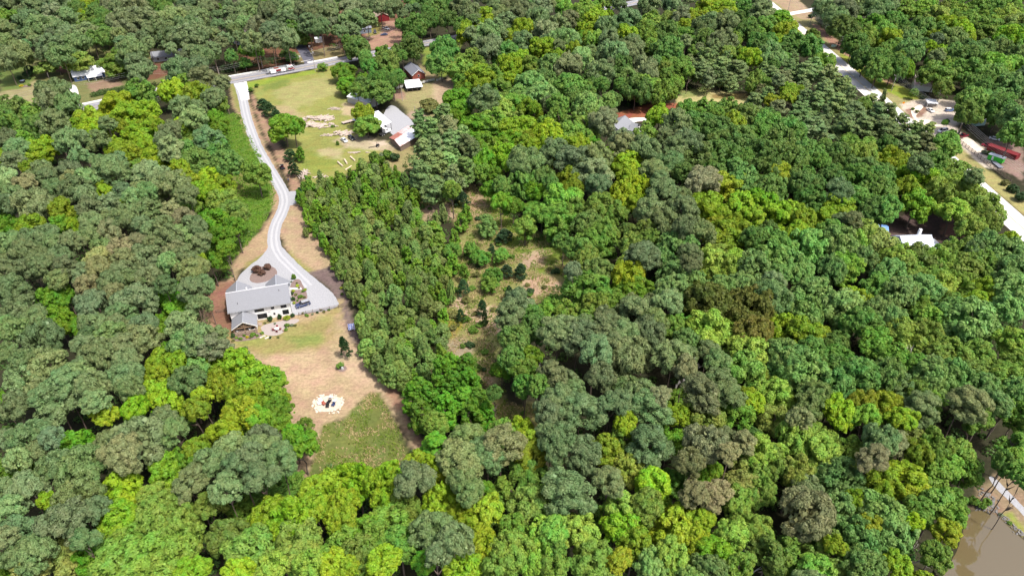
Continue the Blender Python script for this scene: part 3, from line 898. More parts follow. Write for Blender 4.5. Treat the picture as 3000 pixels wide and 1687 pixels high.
HY = math.radians(16.26)
hp = G(856, 919)
house = thing('farmhouse', 'large white two storey farmhouse with grey shingle roof and timber deck', 'house', hp, HY)
mb = MB()
HL, Y0, Y1, EV, RG, RY = 18.2, -.5, 9.1, 5.55, 9.0, 4.3
prof = [(Y0, 0), (Y1, 0), (Y1, EV), (RY, RG - .15), (Y0, EV)]
mb.add([(-HL, a, z) for a, z in prof] + [(0, a, z) for a, z in prof], [tuple(range(5)), tuple(range(5, 10))[::-1]] + [(i, 5 + i, 5 + (i + 1) % 5, (i + 1) % 5) for i in range(5)])
mb.build('wall', M['white_siding'], house)
for (e_y, s) in ((Y0 - .6, -1), (Y1 + .6, 1)):
    ez = EV - .6 * (RG - EV) / (RY - Y0)
    roof_slab(house, [(-HL - .5, RY, RG + .05), (.5, RY, RG + .05), (.5, e_y, ez + .05), (-HL - .5, e_y, ez + .05)], .18, 'shingle')
MB().box(-HL - .5, .5, RY - .16, RY + .16, RG + .0, RG + .09).build('ridge_cap', mat('ridge_white', (.6, .61, .64), .8), house)
MB().box(-HL - .52, .52, Y0 - .74, Y0 - .6, EV - .62, EV - .44).build('gutter', M['galvanised'], house)
for wx in (-15.6, -3.4):
    hw = 3.7 if wx < -10 else 3.5
    w_ = MB()
    prof = [(wx - hw, 0), (wx + hw, 0), (wx + hw, 5.2), (wx, 7.9), (wx - hw, 5.2)]
    w_.add([(a, 7.5, z) for a, z in prof] + [(a, 11.5, z) for a, z in prof], [tuple(range(5)), tuple(range(5, 10))[::-1]] + [(i, 5 + i, 5 + (i + 1) % 5, (i + 1) % 5) for i in range(5)])
    wing = w_.build('wing', M['white_siding'], house)
    for s in (-1, 1):
        roof_slab(wing, [(wx, 4.9, 8.15), (wx, 11.9, 8.15), (wx + s * (hw + .4), 11.9, 5.05), (wx + s * (hw + .4), 4.9 + (8.15 - 5.05) * 1.2, 5.05)], .15, 'shingle')
    MB().box(wx - .12, wx + .12, 5.4, 11.9, 8.1, 8.2).build('ridge_cap', M['galvanised'], wing)
for x0, x1, z0, z1, p in ((-10.9, -8.0, 3.35, 5.15, 3), (-5.9, -4.9, 3.45, 5.15, 1), (-2.9, -1.1, 3.3, 5.15, 2), (-10.4, -7.5, .55, 2.4, 3), (-2.7, -.8, .7, 2.4, 2), (-5.55, -4.95, 1.25, 1.95, 1)):
    window(house, x0, x1, Y0, z0, z1, p)
MB().box(-5.0, -3.9, Y0 - .06, Y0 - .005, .05, 2.1).build('door', M['white_paint'], house)
for vx in (-7.0, -6.6):
    MB().box(vx, vx + .22, Y0 - .1, Y0 - .004, 2.62, 2.84).build('wall_vent', M['galvanised'], house)
for vx, vy, vz in ((-2.6, 2.7, 7.98), (-15.4, .9, 6.7)):
    MB().tube([(vx, vy, vz - .2), (vx, vy, vz + .35)], .09, 8).build('roof_vent', M['black_metal'], house)
MB().box(.03, .14, Y0 + .02, Y0 + .14, .1, EV - .3).build('downpipe', M['black_metal'], house)
window(house, 1.5, 3.0, 0, 3.3, 5.0, 1, 1, 'y')
window(house, 5.4, 6.9, 0, .9, 2.4, 1, 1, 'y')
MB().box(-HL - .9, -HL - .05, 1.5, 2.9, .0, 1.1).build('heat_pump', M['black_metal'], house)
# chimney-like white pipe on the far slope
MB().box(-12.6, -12.25, 6.0, 6.35, 7.2, 8.7).build('flue', M['white_paint'], house)
# the porch with its deck
porch = link('porch', None, house)
PXc, PW, PYW, PYF = -14.2, 3.85, Y0 - .02, -6.6
pr = 4.75
pe = 2.45
for s in (-1, 1):
    roof_slab(porch, [(PXc, PYW, pr), (PXc, PYF, pr), (PXc + s * PW, PYF, pe), (PXc + s * PW, PYW, pe)], .14, 'shingle')
mbp_ = MB()
mbp_.box(PXc - .1, PXc + .1, PYF, PYW, pr - .02, pr + .05)
mbp_.build('ridge_cap', M['galvanised'], porch)
MB().bar((PXc - PW, PYF - .03, pe - .07), (PXc, PYF - .03, pr - .07), .06, .2).build('barge_board', M['white_paint'], porch)
MB().bar((PXc + PW, PYF - .03, pe - .07), (PXc, PYF - .03, pr - .07), .06, .2).build('barge_board', M['white_paint'], porch)
MB().box(-17.6, -10.6, -6.9, PYW, .38, .52).build('deck_floor', M['deck'], porch)
MB().box(-17.5, -10.7, -6.8, -6.72, .0, .36).build('deck_skirt', M['timber'], porch)
fy = -6.25
MB().box(-17.45, -10.8, fy - .12, fy + .12, 2.3, 2.52).build('tie_beam', M['timber'], porch)
MB().box(PXc - .1, PXc + .1, fy - .1, fy + .1, 2.53, 4.5).build('king_post', M['timber'], porch)
for s in (-1, 1):
    MB().bar((PXc + s * .12, fy, 2.9), (PXc + s * 1.9, fy, 3.75), .16).build('brace', M['timber'], porch)
    MB().box(PXc + s * 3.2 - .11, PXc + s * 3.2 + .11, fy - .11, fy + .11, .53, 2.29).build('post', M['timber'], porch)
MB().box(PXc - .1, PXc + .1, fy - .1, fy + .1, .53, 2.29).build('post', M['timber'], porch)
for k in range(7):
    px_ = -17.45 + k * 6.75 / 6
    MB().box(px_ - .05, px_ + .05, -6.83, -6.73, .53, 1.36).build('rail_post', M['timber'], porch)
for z in (.75, .95, 1.15):
    MB().box(-17.5, -10.65, -6.80, -6.76, z, z + .05).build('rail', M['deck'], porch)
MB().box(-17.55, -10.6, -6.88, -6.68, 1.365, 1.42).build('handrail', M['deck'], porch)
for k in range(4):
    MB().box(-10.58 + .3 * k, -10.28 + .3 * k, -3.6, -2.2, 0, .45 - .1 * k).build('step', M['deck'], porch)


def hl(x, y, z=0):
    """Point in the farmhouse's own frame."""
    c, s = math.cos(HY), math.sin(HY)
    return Vector((hp.x + x * c - y * s, hp.y + x * s + y * c, z))


def round_table(label, p, top, leg, r=.6, h=.72):
    t = thing('round_table', label, 'table', p)
    MB().tube([(0, 0, h - .04), (0, 0, h)], r, 16).build('table_top', M[top], t)
    MB().tube([(0, 0, .04), (0, 0, h - .045)], .05, 8).build('leg', M[leg], t)
    MB().tube([(0, 0, 0), (0, 0, .04)], .28, 10).build('base', M[leg], t)
    return t


def chair(label, p, rz, m, group, w=.56):
    t = thing('garden_chair', label, 'chair', p, rz, group)
    MB().box(-w / 2, w / 2, -w / 2, w / 2, .38, .43).build('seat', M[m], t)
    mb = MB()
    mb.slab([(-w / 2, w / 2 - .04, .43), (w / 2, w / 2 - .04, .43), (w / 2, w / 2 + .16, .98), (-w / 2, w / 2 + .16, .98)], .04)
    mb.build('backrest', M[m], t)
    for a in (-1, 1):
        for b in (-1, 1):
            MB().box(a * (w / 2 - .04) - .03, a * (w / 2 - .04) + .03, b * (w / 2 - .04) - .03, b * (w / 2 - .04) + .03, 0, .38).build('leg', M[m], t)
        MB().box(a * w / 2 - .04, a * w / 2 + .04, -w / 2, w / 2, .6, .64).build('armrest', M[m], t)
    return t


dk = hl(-11.9, -5.3, .525)
round_table('dark round table on the timber deck', dk, 'black_metal', 'black_metal', .62)
for k, nm in enumerate(('right', 'far', 'left', 'near')):
    a = HY + k * math.pi / 2 + .3
    chair(f'white chair on the {nm} side of the deck table', dk + Vector((math.cos(a), math.sin(a), 0)) * .98, a - math.pi / 2, 'white_paint', 'chairs round the deck table', .6)
pt = G(812, 967, .02)
round_table('round white table on the paved patio', pt, 'white_paint', 'galvanised', .68)
for k, nm in enumerate(('right', 'far', 'left', 'near')):
    a = .2 + k * math.pi / 2
    chair(f'dark purple chair on the {nm} side of the patio table', pt + Vector((math.cos(a), math.sin(a), 0)) * 1.0, a - math.pi / 2, 'red_paint', 'chairs round the patio table', .55)
chair('white chair in the left corner of the timber deck', hl(-16.6, -5.6, .525), HY + 2.4, 'white_paint', None, .6)
pot = thing('flower_pot', 'brown clay pot at the patio edge', 'flower pot', G(831, 970))
MB().tube([(0, 0, 0), (0, 0, .45)], [.2, .3], 10).build('pot', M['timber'], pot)

# other houses
def px_gable(name, label, cat, ix, iy, yawd, L, W, ev, rg, wm, rm, **k):
    g = G(ix, iy)
    return gable(name, label, cat, g.x, g.y, math.radians(yawd), L, W, ev, rg, wm, rm, **k)


bh = px_gable('house', 'blue walled house with white metal roof behind two shade trees', 'house', 262, 226, 33, 16, 9.5, 3.0, 5.8, 'blue_paint', 'metal_white')
roof_slab(bh, [(-1.5, -4.9, 2.9), (6.5, -4.9, 2.9), (6.5, -9.2, 2.3), (-1.5, -9.2, 2.3)], .1, 'metal_white', 'porch_roof')
for k in range(3):
    MB().box(-1.2 + k * 3.7, -1.04 + k * 3.7, -9.0, -8.84, 0, 2.2).build('porch_post', M['white_paint'], bh)
window(bh, -6.5, -5.2, -4.75, 1, 2.2, 1, -1, 'x', 'white_paint')
window(bh, -4.0, -2.7, -4.75, 1, 2.2, 1, -1, 'x', 'white_paint')
MB().box(1.5, 2.5, -4.83, -4.755, 0, 2.1).build('door', M['white_paint'], bh)
gh = px_gable('house', 'low grey house under the pines left of the main road', 'house', 493, 172, 20, 17, 9, 2.8, 5.0, 'grey_siding', 'shingle')
for k in range(3):
    window(gh, -6 + k * 4.5, -4.6 + k * 4.5, -4.5, 1, 2.2, 1, -1, 'x', 'white_paint')
h7 = px_gable('house', 'tall brown roofed house among the pines left of the side road', 'house', 730, 128, -25, 15, 11, 5.0, 9.0, 'grey_siding', 'shingle_brown')
for k in range(3):
    window(h7, -5 + k * 3.8, -3.8 + k * 3.8, -5.5, 3, 4.4, 1, -1, 'x', 'white_paint')
    window(h7, -5 + k * 3.8, -3.8 + k * 3.8, -5.5, .8, 2.2, 1, -1, 'x', 'white_paint')
h10 = px_gable('house', 'blue-grey house deep under the pines beside the red barn', 'house', 1048, 96, 25, 17, 9, 3.5, 6.6, 'blue_grey', 'shingle_dark')
for k in range(3):
    window(h10, -6 + k * 4.5, -4.6 + k * 4.5, -4.5, 1, 2.3, 1, -1, 'x', 'white_paint')
px_gable('barn', 'dark red barn with tan roof behind the pines', 'barn', 1112, 58, 120, 13, 10, 3.5, 6.2, 'red_paint', 'tan_roof')
ws = px_gable('shed', 'small white shed under the pines right of the side road', 'shed', 934, 124, 20, 4.5, 3.2, 2.6, 3.3, 'white_paint', 'metal_white', over=.15)
bk = px_gable('brick_house', 'red brick house with slate grey roof and one white window', 'house', 1216, 222, 114, 15, 7.6, 3.2, 5.8, 'brick', 'shingle_dark')
window(bk, -.45, .45, -7.5, 1.5, 2.9, 1, -1, 'y', 'white_paint')
for s in (-1, 1):
    MB().bar((-7.6 - .42, 0, 5.72), (-7.6 - .42, s * 4.2, 2.82), .08, .28).build('barge_board', M['white_paint'], bk)
# the metal roofed shed in front of it
g0 = G(1212, 262)
sh = thing('shed', 'open fronted shed with pale metal roof below the brick house', 'shed', (g0.x, g0.y, 0), math.radians(17))
roof_slab(sh, [(-4.4, 5.2, 3.7), (4.4, 5.2, 3.7), (4.6, -4.2, 2.5), (-4.6, -4.2, 2.5)], .1, 'metal_white')
MB().box(-4.2, 4.2, 4.8, 4.95, 0, 3.5).build('wall', M['grey_siding'], sh)
for s in (-1, 1):
    mb = MB()
    x_ = 4.1 * s
    mb.add([(x_, -1.2, 0), (x_, 4.8, 0), (x_, 4.8, 3.55), (x_, -1.2, 2.8), (x_ + .1 * s, -1.2, 0), (x_ + .1 * s, 4.8, 0), (x_ + .1 * s, 4.8, 3.55), (x_ + .1 * s, -1.2, 2.8)], [(0, 1, 2, 3), (7, 6, 5, 4), (0, 4, 5, 1), (1, 5, 6, 2), (2, 6, 7, 3), (3, 7, 4, 0)])
    mb.build('wall', M['blue_grey'], sh)
for k in range(4):
    MB().box(-4.2 + k * 2.75, -4.05 + k * 2.75, -4.0, -3.85, 0, 2.45).build('post', M['fence_wood'], sh)
MB().box(-3.4, 3.2, -2.5, 2.0, 0, .9).build('dark_fill', M['black_metal'], sh)  # plain black block low inside the open shed
mbld = px_gable('shed', 'silver metal shed half hidden by the round shade tree', 'shed', 1066, 303, -35, 16, 8, 3.2, 4.4, 'galvanised', 'metal_white', over=.2)
# pole barn
a_, b_, c_, d_ = G(1108, 324, 4.6), G(1147, 358, 4.2), G(1100, 380, 3.6), G(1030, 350, 4.0)
cen = (a_ + b_ + c_ + d_) / 4
pb = thing('pole_barn', 'open pole barn with wide white metal roof', 'barn', (cen.x, cen.y, 0))
roof_slab(pb, [p - Vector((cen.x, cen.y, 0)) for p in (a_, b_, c_, d_)], .12, 'metal_white')
cor = [p - Vector((cen.x, cen.y, 0)) for p in (a_, b_, c_, d_)]
for e in range(4):
    p, q = cor[e], cor[(e + 1) % 4]
    for k in range(3 if e % 2 else 2):
        m_ = p.lerp(q, k / (3 if e % 2 else 2)) * .95
        z_ = p.lerp(q, k / (3 if e % 2 else 2)).z - .16
        MB().box(m_.x - .1, m_.x + .1, m_.y - .1, m_.y + .1, 0, z_).build('post', M['black_metal'], pb)
mbk = MB()
for p, q in ((cor[2], cor[3]), (cor[1], cor[2])):
    mbk.bar((p.x * .93, p.y * .93, p.z - .3), (q.x * .93, q.y * .93, q.z - .3), .1, .22)
mbk.build('beam', M['timber'], pb)
MB().box(-3.5, 1.5, -3.5, .5, 0, 1.3).build('dark_fill', M['black_metal'], pb)  # black block added to give the open barn its dark, shaded interior
# rusty barn: a low double-pitched roof
a_, b_, c_, d_ = G(1140, 404, 2.8), G(1195, 368, 3.4), G(1228, 396, 3.4), G(1172, 430, 2.8)
m1, m2 = (a_.lerp(d_, .5) + Vector((0, 0, 1.2))), (b_.lerp(c_, .5) + Vector((0, 0, 1.2)))
cen = (a_ + b_ + c_ + d_) / 4
rb = thing('rusty_barn', 'low barn with rust red and pinkish metal roof sheets', 'barn', (cen.x, cen.y, 0))
O = Vector((cen.x, cen.y, 0))
h1, h2 = a_.lerp(b_, .45), m1.lerp(m2, .45)
for q, m_ in (((a_, h1, h2, m1), 'metal_rust'), ((h1, b_, m2, h2), 'metal_rust_pale'), ((m1, h2, d_.lerp(c_, .45), d_), 'metal_rust_pale'), ((h2, m2, c_, d_.lerp(c_, .45)), 'metal_white')):
    roof_slab(rb, [p - O for p in q], .08, m_, 'roof_sheet')
mb = MB()
wl = [(p - O) * .93 for p in (a_, b_, c_, d_)]
mb.prism([(p.x, p.y) for p in wl], 0, 2.55)
mb.build('wall', M['fence_wood'], rb)
# grey roofed house with the curved drive
gr = px_gable('house', 'pale grey hip roofed house half hidden by oaks', 'house', 1812, 388, 62, 14, 10, 3.2, 6.0, 'white_paint', 'shingle')
roof_slab(gr, [(2, -5.5, 5.4), (6.4, -5.5, 3.1), (6.4, -9.0, 3.1), (2, -9.0, 5.4)], .14, 'shingle', 'wing_roof')
roof_slab(gr, [(2, -5.5, 5.4), (-2.4, -5.5, 3.1), (-2.4, -9.0, 3.1), (2, -9.0, 5.4)], .14, 'shingle', 'wing_roof')
MB().box(-1.9, 5.9, -8.7, -5.05, 0, 3.15).build('wing', M['white_paint'], gr)
# right hand side
wg = px_gable('house', 'white gabled house behind the big tree by the right road', 'house', 2712, 262, -20, 14, 8.5, 3.4, 7.2, 'white_paint', 'metal_rust_pale')
window(wg, -.5, .5, -7.0, 3.6, 4.8, 2, -1, 'y', 'black_metal')
window(wg, -2.6, -1.6, -7.0, 1.0, 2.3, 1, -1, 'y', 'black_metal')
cp = G(2725, 312)
cs = thing('carport', 'small carport with pale roof behind the white sedan', 'carport', (cp.x, cp.y, 0), math.radians(-10))
roof_slab(cs, [(-2.6, -2.4, 2.5), (2.6, -2.4, 2.5), (2.6, 2.6, 3.0), (-2.6, 2.6, 3.0)], .1, 'metal_white')
for a in (-1, 1):
    for b in (-1, 1):
        MB().box(2.4 * a - .06, 2.4 * a + .06, 2.2 * b - .06, 2.2 * b + .06, 0, 2.4 + (.45 if b > 0 else 0)).build('post', M['white_paint'], cs)
ts = px_gable('shed', 'pale teal shed under dark trees by the sandy drive', 'shed', 2858, 362, 12, 5.5, 6, 2.8, 3.8, 'teal_paint', 'metal_white', over=.2)
window(ts, -.35, .35, -3.0, 1.1, 2.0, 1)
px_gable('shed', 'long maroon shed behind the green trailer', 'shed', 2937, 452, -58, 13, 3.6, 2.3, 2.9, 'red_paint', 'red_paint', over=.15)
rhp = G(2668, 728)
rh = gable('house', 'house with sunlit white metal roof among trees', 'house', rhp.x, rhp.y, math.radians(4), 11, 9, 3.0, 5.6, 'grey_siding', 'metal_pale_blue')
roof_slab(rh, [(-5.6, -5.6, 3.2), (-5.6, 3.0, 3.2), (-9.8, 3.0, 2.5), (-9.8, -5.6, 2.5)], .1, 'metal_pale_blue', 'lean_to_roof')
MB().box(-9.4, -5.5, -5.2, 2.6, 0, 2.4).build('lean_to', M['grey_siding'], rh)
roof_slab(rh, [(5.6, -4.5, 3.1), (5.6, 2.2, 3.1), (9.3, 2.2, 2.6), (9.3, -4.5, 2.6)], .1, 'metal_white', 'porch_roof')
for b in (-1, 1):
    MB().box(8.9, 9.04, -1.2 + 2.9 * b, -1.06 + 2.9 * b, 0, 2.5).build('porch_post', M['white_paint'], rh)
MB().box(2.6, 3.5, 2.2, 3.1, 3.4, 6.6).build('chimney', M['white_paint'], rh)
px_gable('shed', 'small shed with bright blue metal roof beside an oak', 'shed', 2562, 682, -14, 7.5, 5, 2.4, 3.3, 'grey_siding', 'metal_blue', over=.25)


# ------------------------------------------------------------------ vehicles
def wheel(parent, x, y, r, w=.22):
    o = MB().tube([(x, y - w / 2, r), (x, y + w / 2, r)], r, 12).build('wheel', M['tyre'], parent)
    s = 1 if y > 0 else -1
    MB().tube([(x, y + s * (w / 2 - .01), r), (x, y + s * (w / 2 + .012), r)], r * .6, 8).build('rim', M['rim'], o)


STY = {
    'sedan': dict(L=4.7, W=1.82, H=1.45, hull=[(-.5, .28), (-.5, .60), (-.46, .66), (-.2, .68), (.2, .66), (.44, .56), (.5, .46), (.5, .22), (.45, .18), (-.45, .18)], cab=[(-.36, .66), (-.22, .97), (.06, .99), (.24, .65)]),
    'suv': dict(L=4.75, W=1.88, H=1.72, hull=[(-.5, .25), (-.5, .58), (-.47, .62), (.2, .60), (.44, .54), (.5, .44), (.5, .2), (.45, .16), (-.45, .16)], cab=[(-.48, .60), (-.43, .97), (.05, .99), (.22, .6)]),
    'van': dict(L=5.3, W=1.95, H=1.9, hull=[(-.5, .2), (-.5, .6), (.25, .58), (.45, .5), (.5, .42), (.5, .2), (.45, .15), (-.45, .15)], cab=[(-.49, .6), (-.46, .98), (.12, .99), (.3, .57)]),
    'pickup': dict(L=5.6, W=1.95, H=1.85, hull=[(-.5, .3), (-.5, .58), (.2, .58), (.44, .55), (.5, .46), (.5, .24), (.45, .2), (-.45, .2)], cab=[(-.1, .58), (-.07, .97), (.1, .99), (.24, .57)]),
    'jeep': dict(L=4.2, W=1.75, H=1.8, hull=[(-.5, .3), (-.5, .6), (.2, .6), (.46, .56), (.5, .5), (.5, .28), (.45, .24), (-.45, .24)], cab=[(-.46, .6), (-.44, .97), (.08, .98), (.2, .6)]),
}


def car(name, label, cat, rear, front, style, body, roof=None, group=None):
    a, b = G(*rear), G(*front)
    st = STY[style]
    L, W, H = st['L'], st['W'], st['H']
    c = (a + b) / 2
    o = thing(name, label, cat, (c.x, c.y, .04), yaw_of(a, b), group)
    o['kind'] = 'thing'
    z_b = max(z for x, z in st['cab'][:1]) * H
    hull = MB()
    hull.side([(x * L, z * H) for x, z in st['hull']], lambda z: W / 2 * (1 if z < .5 * H else .95))
    hull.build('body', M[body], o, bevel=.04)
    zt = .98 * H
    cb = MB()
    z0 = st['cab'][0][1] * H

    def hw(z):
        return W / 2 * (.92 - .2 * max(0, (z - z0)) / (zt - z0))
    cb.side([(x * L, z * H) for x, z in st['cab']], hw)
    cb.build('windows', M['glass'], o)
    (x1, z1), (x2, z2) = st['cab'][1], st['cab'][2]
    rf = MB()
    h_ = hw(.98 * H) * 1.04
    rf.add([(x1 * L - .05, -h_, z1 * H + .005), (x2 * L + .05, -h_, z2 * H + .005), (x2 * L + .05, h_, z2 * H + .005), (x1 * L - .05, h_, z1 * H + .005),
            (x1 * L, -h_ * .93, z1 * H + .06), (x2 * L, -h_ * .93, z2 * H + .06), (x2 * L, h_ * .93, z2 * H + .06), (x1 * L, h_ * .93, z1 * H + .06)],
           [(3, 2, 1, 0), (4, 5, 6, 7), (0, 1, 5, 4), (1, 2, 6, 5), (2, 3, 7, 6), (3, 0, 4, 7)])
    rf.build('roof', M[roof or body], o)
    for s in (-1, 1):
        mid = (x1 + x2) / 2
        for xb, xt in ((st['cab'][0][0], x1), (mid, mid), (st['cab'][3][0], x2)):
            zb = st['cab'][0][1] * H if xb != st['cab'][3][0] else st['cab'][3][1] * H
            MB().bar((xb * L, s * (hw(z0) + .012), zb), (xt * L, s * (hw(.98 * H) + .012), .985 * H), .09, .03).build('pillar', M[body], o)
        for xw in (-.31, .31):
            wheel(o, xw * L, s * (W / 2 - .1), .34 if style in ('sedan',) else .38)
        MB().box(L / 2 - .04, L / 2 + .012, s * W * .34 - .16, s * W * .34 + .16, .40 * H, .47 * H).build('headlight', M['lamp_white'], o)
        MB().box(-L / 2 - .012, -L / 2 + .04, s * W * .36 - .13, s * W * .36 + .13, .45 * H, .53 * H).build('tail_light', M['lamp_red'], o)
    if style == 'pickup':
        MB().box(-L * .48, -L * .11, -W * .4, W * .4, .585 * H, .6 * H).build('bed_liner', M['black_metal'], o)
    return o


car('parked_suv', 'dark blue estate car parked at the end of the white farmhouse', 'car', (908, 889), (868, 902), 'suv', 'car_navy', 'car_grey')
car('parked_car', 'silver saloon car on the grass left of the black one', 'car', (1000, 408), (1018, 421), 'sedan', 'car_silver')
car('parked_suv', 'black estate car on the grass right of the silver saloon', 'car', (1022, 403), (1039, 415), 'suv', 'car_black')
car('parked_car', 'white saloon car parked under the wires by the carport', 'car', (2715, 321), (2735, 333), 'sedan', 'car_white')
car('parked_car', 'blue and white car half behind the dark tree', 'car', (2768, 327), (2794, 326), 'suv', 'car_blue', 'car_white')
car('parked_van', 'white van beside the sandy drive near the right road', 'van', (2776, 384), (2744, 390), 'van', 'car_white')
car('parked_pickup', 'dark red pickup beside the leaning power pole', 'pickup', (2836, 398), (2803, 406), 'pickup', 'car_red')
car('parked_car', 'dark red car on the sandy yard near the maroon shed', 'car', (2905, 432), (2876, 427), 'sedan', 'car_red')
car('parked_car', 'small white car in the shade right of the sandy yard', 'car', (2903, 408), (2922, 412), 'sedan', 'car_white')
car('parked_jeep', 'tan and black off-road car right of the white metal roof', 'car', (2772, 713), (2803, 713), 'jeep', 'car_tan', 'car_black')
car('parked_pickup', 'white pickup in front of the red barn', 'pickup', (1122, 84), (1141, 90), 'pickup', 'car_white')
car('parked_car', 'dark blue car on the pine straw below the white pickup', 'car', (1136, 104), (1115, 105), 'sedan', 'car_navy')
car('parked_suv', 'black car at the edge of the grass left of the dark blue car', 'car', (1098, 92), (1100, 103), 'suv', 'car_black')
car('parked_car', 'dark car with white roof far back under the pines', 'car', (995, 50), (1012, 52), 'sedan', 'car_black', 'car_white')

# buggy on the drive
ba, bb = G(822, 486), G(834, 503)
bc = (ba + bb) / 2
bug = thing('utility_buggy', 'black open utility buggy parked on the gravel drive', 'buggy', (bc.x, bc.y, .04), yaw_of(ba, bb))
MB().side([(-1.6, .45), (-1.6, .95), (-.5, .95), (-.45, .6), (.5, .6), (.6, .95), (1.5, .85), (1.6, .6), (1.5, .4)], lambda z: .72).build('body', M['car_black'], bug)
MB().box(-1.55, -.55, -.66, .66, .96, 1.0).build('cargo_bed', M['lamp_white'], bug)
MB().box(-.45, .0, -.6, .6, .61, .8).build('seat', M['red_paint'], bug)
MB().box(-.5, -.4, -.6, .6, .8, 1.25).build('backrest', M['red_paint'], bug)
MB().box(-.55, .75, -.68, .68, 1.82, 1.88).build('roof', M['car_black'], bug)
for s in (-1, 1):
    MB().bar((-.5, s * .66, .95), (-.5, s * .64, 1.82), .06).build('roof_post', M['black_metal'], bug)
    MB().bar((.62, s * .66, .95), (.7, s * .64, 1.82), .06).build('roof_post', M['black_metal'], bug)
    for xw in (-1.05, 1.1):
        wheel(bug, xw, s * .68, .33, .24)
bd = thing('drive_marker', 'small dark post with a box beside the gravel drive', 'post', G(846, 533))
MB().box(-.08, .08, -.08, .08, 0, 1.0).build('post', M['black_metal'], bd)
MB().box(-.28, .28, -.2, .2, 1.0, 1.4).build('box', M['car_navy'], bd)

# fire engine
fa, fb = G(785, 219.5), G(866, 204)
fc = (fa + fb) / 2
fe = thing('fire_engine', 'white and red ladder fire engine driving along the main road', 'fire engine', (fc.x, fc.y, .04), yaw_of(fa, fb))
MB().box(-6.9, 6.9, -.9, .9, .55, .85).build('chassis', M['black_metal'], fe)
MB().side([(3.6, .7), (3.6, 3.05), (6.6, 3.05), (7.0, 2.2), (7.05, .7)], lambda z: 1.24 if z < 2.3 else 1.18).build('cab', M['car_white'], fe, bevel=.05)
MB().box(3.62, 7.07, -1.255, 1.255, 1.0, 1.75).build('red_band', M['truck_red'], fe)
MB().box(7.06, 7.5, -1.2, 1.2, .55, 1.0).build('bumper', M['truck_red'], fe)
for s in (-1, 1):
    for x0, x1 in ((3.9, 4.7), (5.0, 5.4), (5.75, 6.55)):
        MB().box(x0, x1, s * 1.245 - .02, s * 1.245 + .02, 1.85, 2.65).build('window', M['glass'], fe)
    MB().box(-6.8, -3.6, s * 1.25 - .15, s * 1.25 + .15, .7, 2.35).build('locker', M['car_white'], fe)
    MB().box(-3.55, -.6, s * 1.25 - .15, s * 1.25 + .14, 1.35, 2.3).build('locker', M['truck_red'], fe)
    MB().box(-.55, 2.2, s * 1.25 - .15, s * 1.25 + .15, .7, 2.2).build('locker', M['car_white'], fe)
    MB().box(2.25, 3.5, s * 1.25 - .15, s * 1.25 + .13, .7, 2.3).build('pump_panel', M['chrome'], fe)
    MB().box(.1, .9, s * 1.41 - .015, s * 1.41 + .015, 1.2, 1.5).build('emblem', M['truck_red'], fe)
    for xw in (-2.9, -1.5, 5.2):
        wheel(fe, xw, s * 1.1, .55, .32)
    MB().box(7.05, 7.1, s * .85 - .2, s * .85 + .2, 1.1, 1.4).build('headlight', M['lamp_white'], fe)
MB().add([(7.03, -1.05, 1.95), (7.03, 1.05, 1.95), (6.66, 1.05, 2.95), (6.66, -1.05, 2.95)], [(0, 1, 2, 3)]).slab([(7.06, -1.05, 1.95), (7.06, 1.05, 1.95), (6.7, 1.05, 2.9), (6.7, -1.05, 2.9)], .03).build('windscreen', M['glass'], fe)
MB().box(-6.8, 3.4, -1.08, 1.08, .86, 2.2).build('body', M['car_white'], fe)
MB().box(5.3, 5.8, -1.0, 1.0, 3.06, 3.25).build('light_bar', M['lamp_red'], fe)
lad = link('ladder', None, fe)
for s in (-1, 1):
    for z in (2.75, 3.35):
        MB().bar((-7.2, s * .5, z), (4.2, s * .5, z + .15), .1).build('rail', M['galvanised'], lad)
    for k in range(16):
        MB().bar((-7.0 + k * .72, s * .5, 2.77), (-6.64 + k * .72, s * .5, 3.36), .05).build('lattice', M['galvanised'], lad)
for k in range(20):
    MB().bar((-7.0 + k * .56, -.48, 2.8), (-7.0 + k * .56, .48, 2.8), .05).build('rung', M['galvanised'], lad)
for s in (-1, 1):
    MB().box(-4.4, -1.6, s * .57 - .02, s * .57 + .02, 2.8, 3.4).build('sign_board', M['brick'], lad)
pl = MB()
pl.box(-8.6, -7.2, -1.0, 1.0, 2.1, 2.2)
pl.box(-8.6, -8.52, -1.0, 1.0, 2.21, 3.2)
pl.box(-8.5, -7.2, -1.0, -.94, 2.21, 3.2)
pl.box(-8.5, -7.2, .94, 1.0, 2.21, 3.2)
pl.build('platform', M['galvanised'], fe)
MB().tube([(2.8, 0, 2.2), (2.8, 0, 2.75)], .75, 12).build('turntable', M['chrome'], fe)

# white lorry cab by the pole barn
ta = G(1128, 393)
lo = thing('lorry_cab', 'white lorry tractor unit parked below the pole barn', 'lorry', (ta.x, ta.y, 0), math.radians(55))
MB().box(-3.4, 3.2, -.55, .55, .6, .85).build('chassis', M['black_metal'], lo)
MB().side([(-.6, .8), (-.6, 3.0), (.2, 3.5), (1.2, 3.0), (1.5, 2.0), (3.2, 1.8), (3.3, .8)], lambda z: 1.15).build('cab', M['car_white'], lo, bevel=.06)
MB().box(1.05, 1.42, -1.0, 1.0, 2.15, 2.85).build('windscreen', M['glass'], lo)
for s in (-1, 1):
    MB().box(.2, .95, s * 1.15 - .02, s * 1.15 + .02, 2.0, 2.7).build('window', M['glass'], lo)
    for xw in (-2.8, -1.6, 2.4):
        wheel(lo, xw, s * .95, .5, .3)


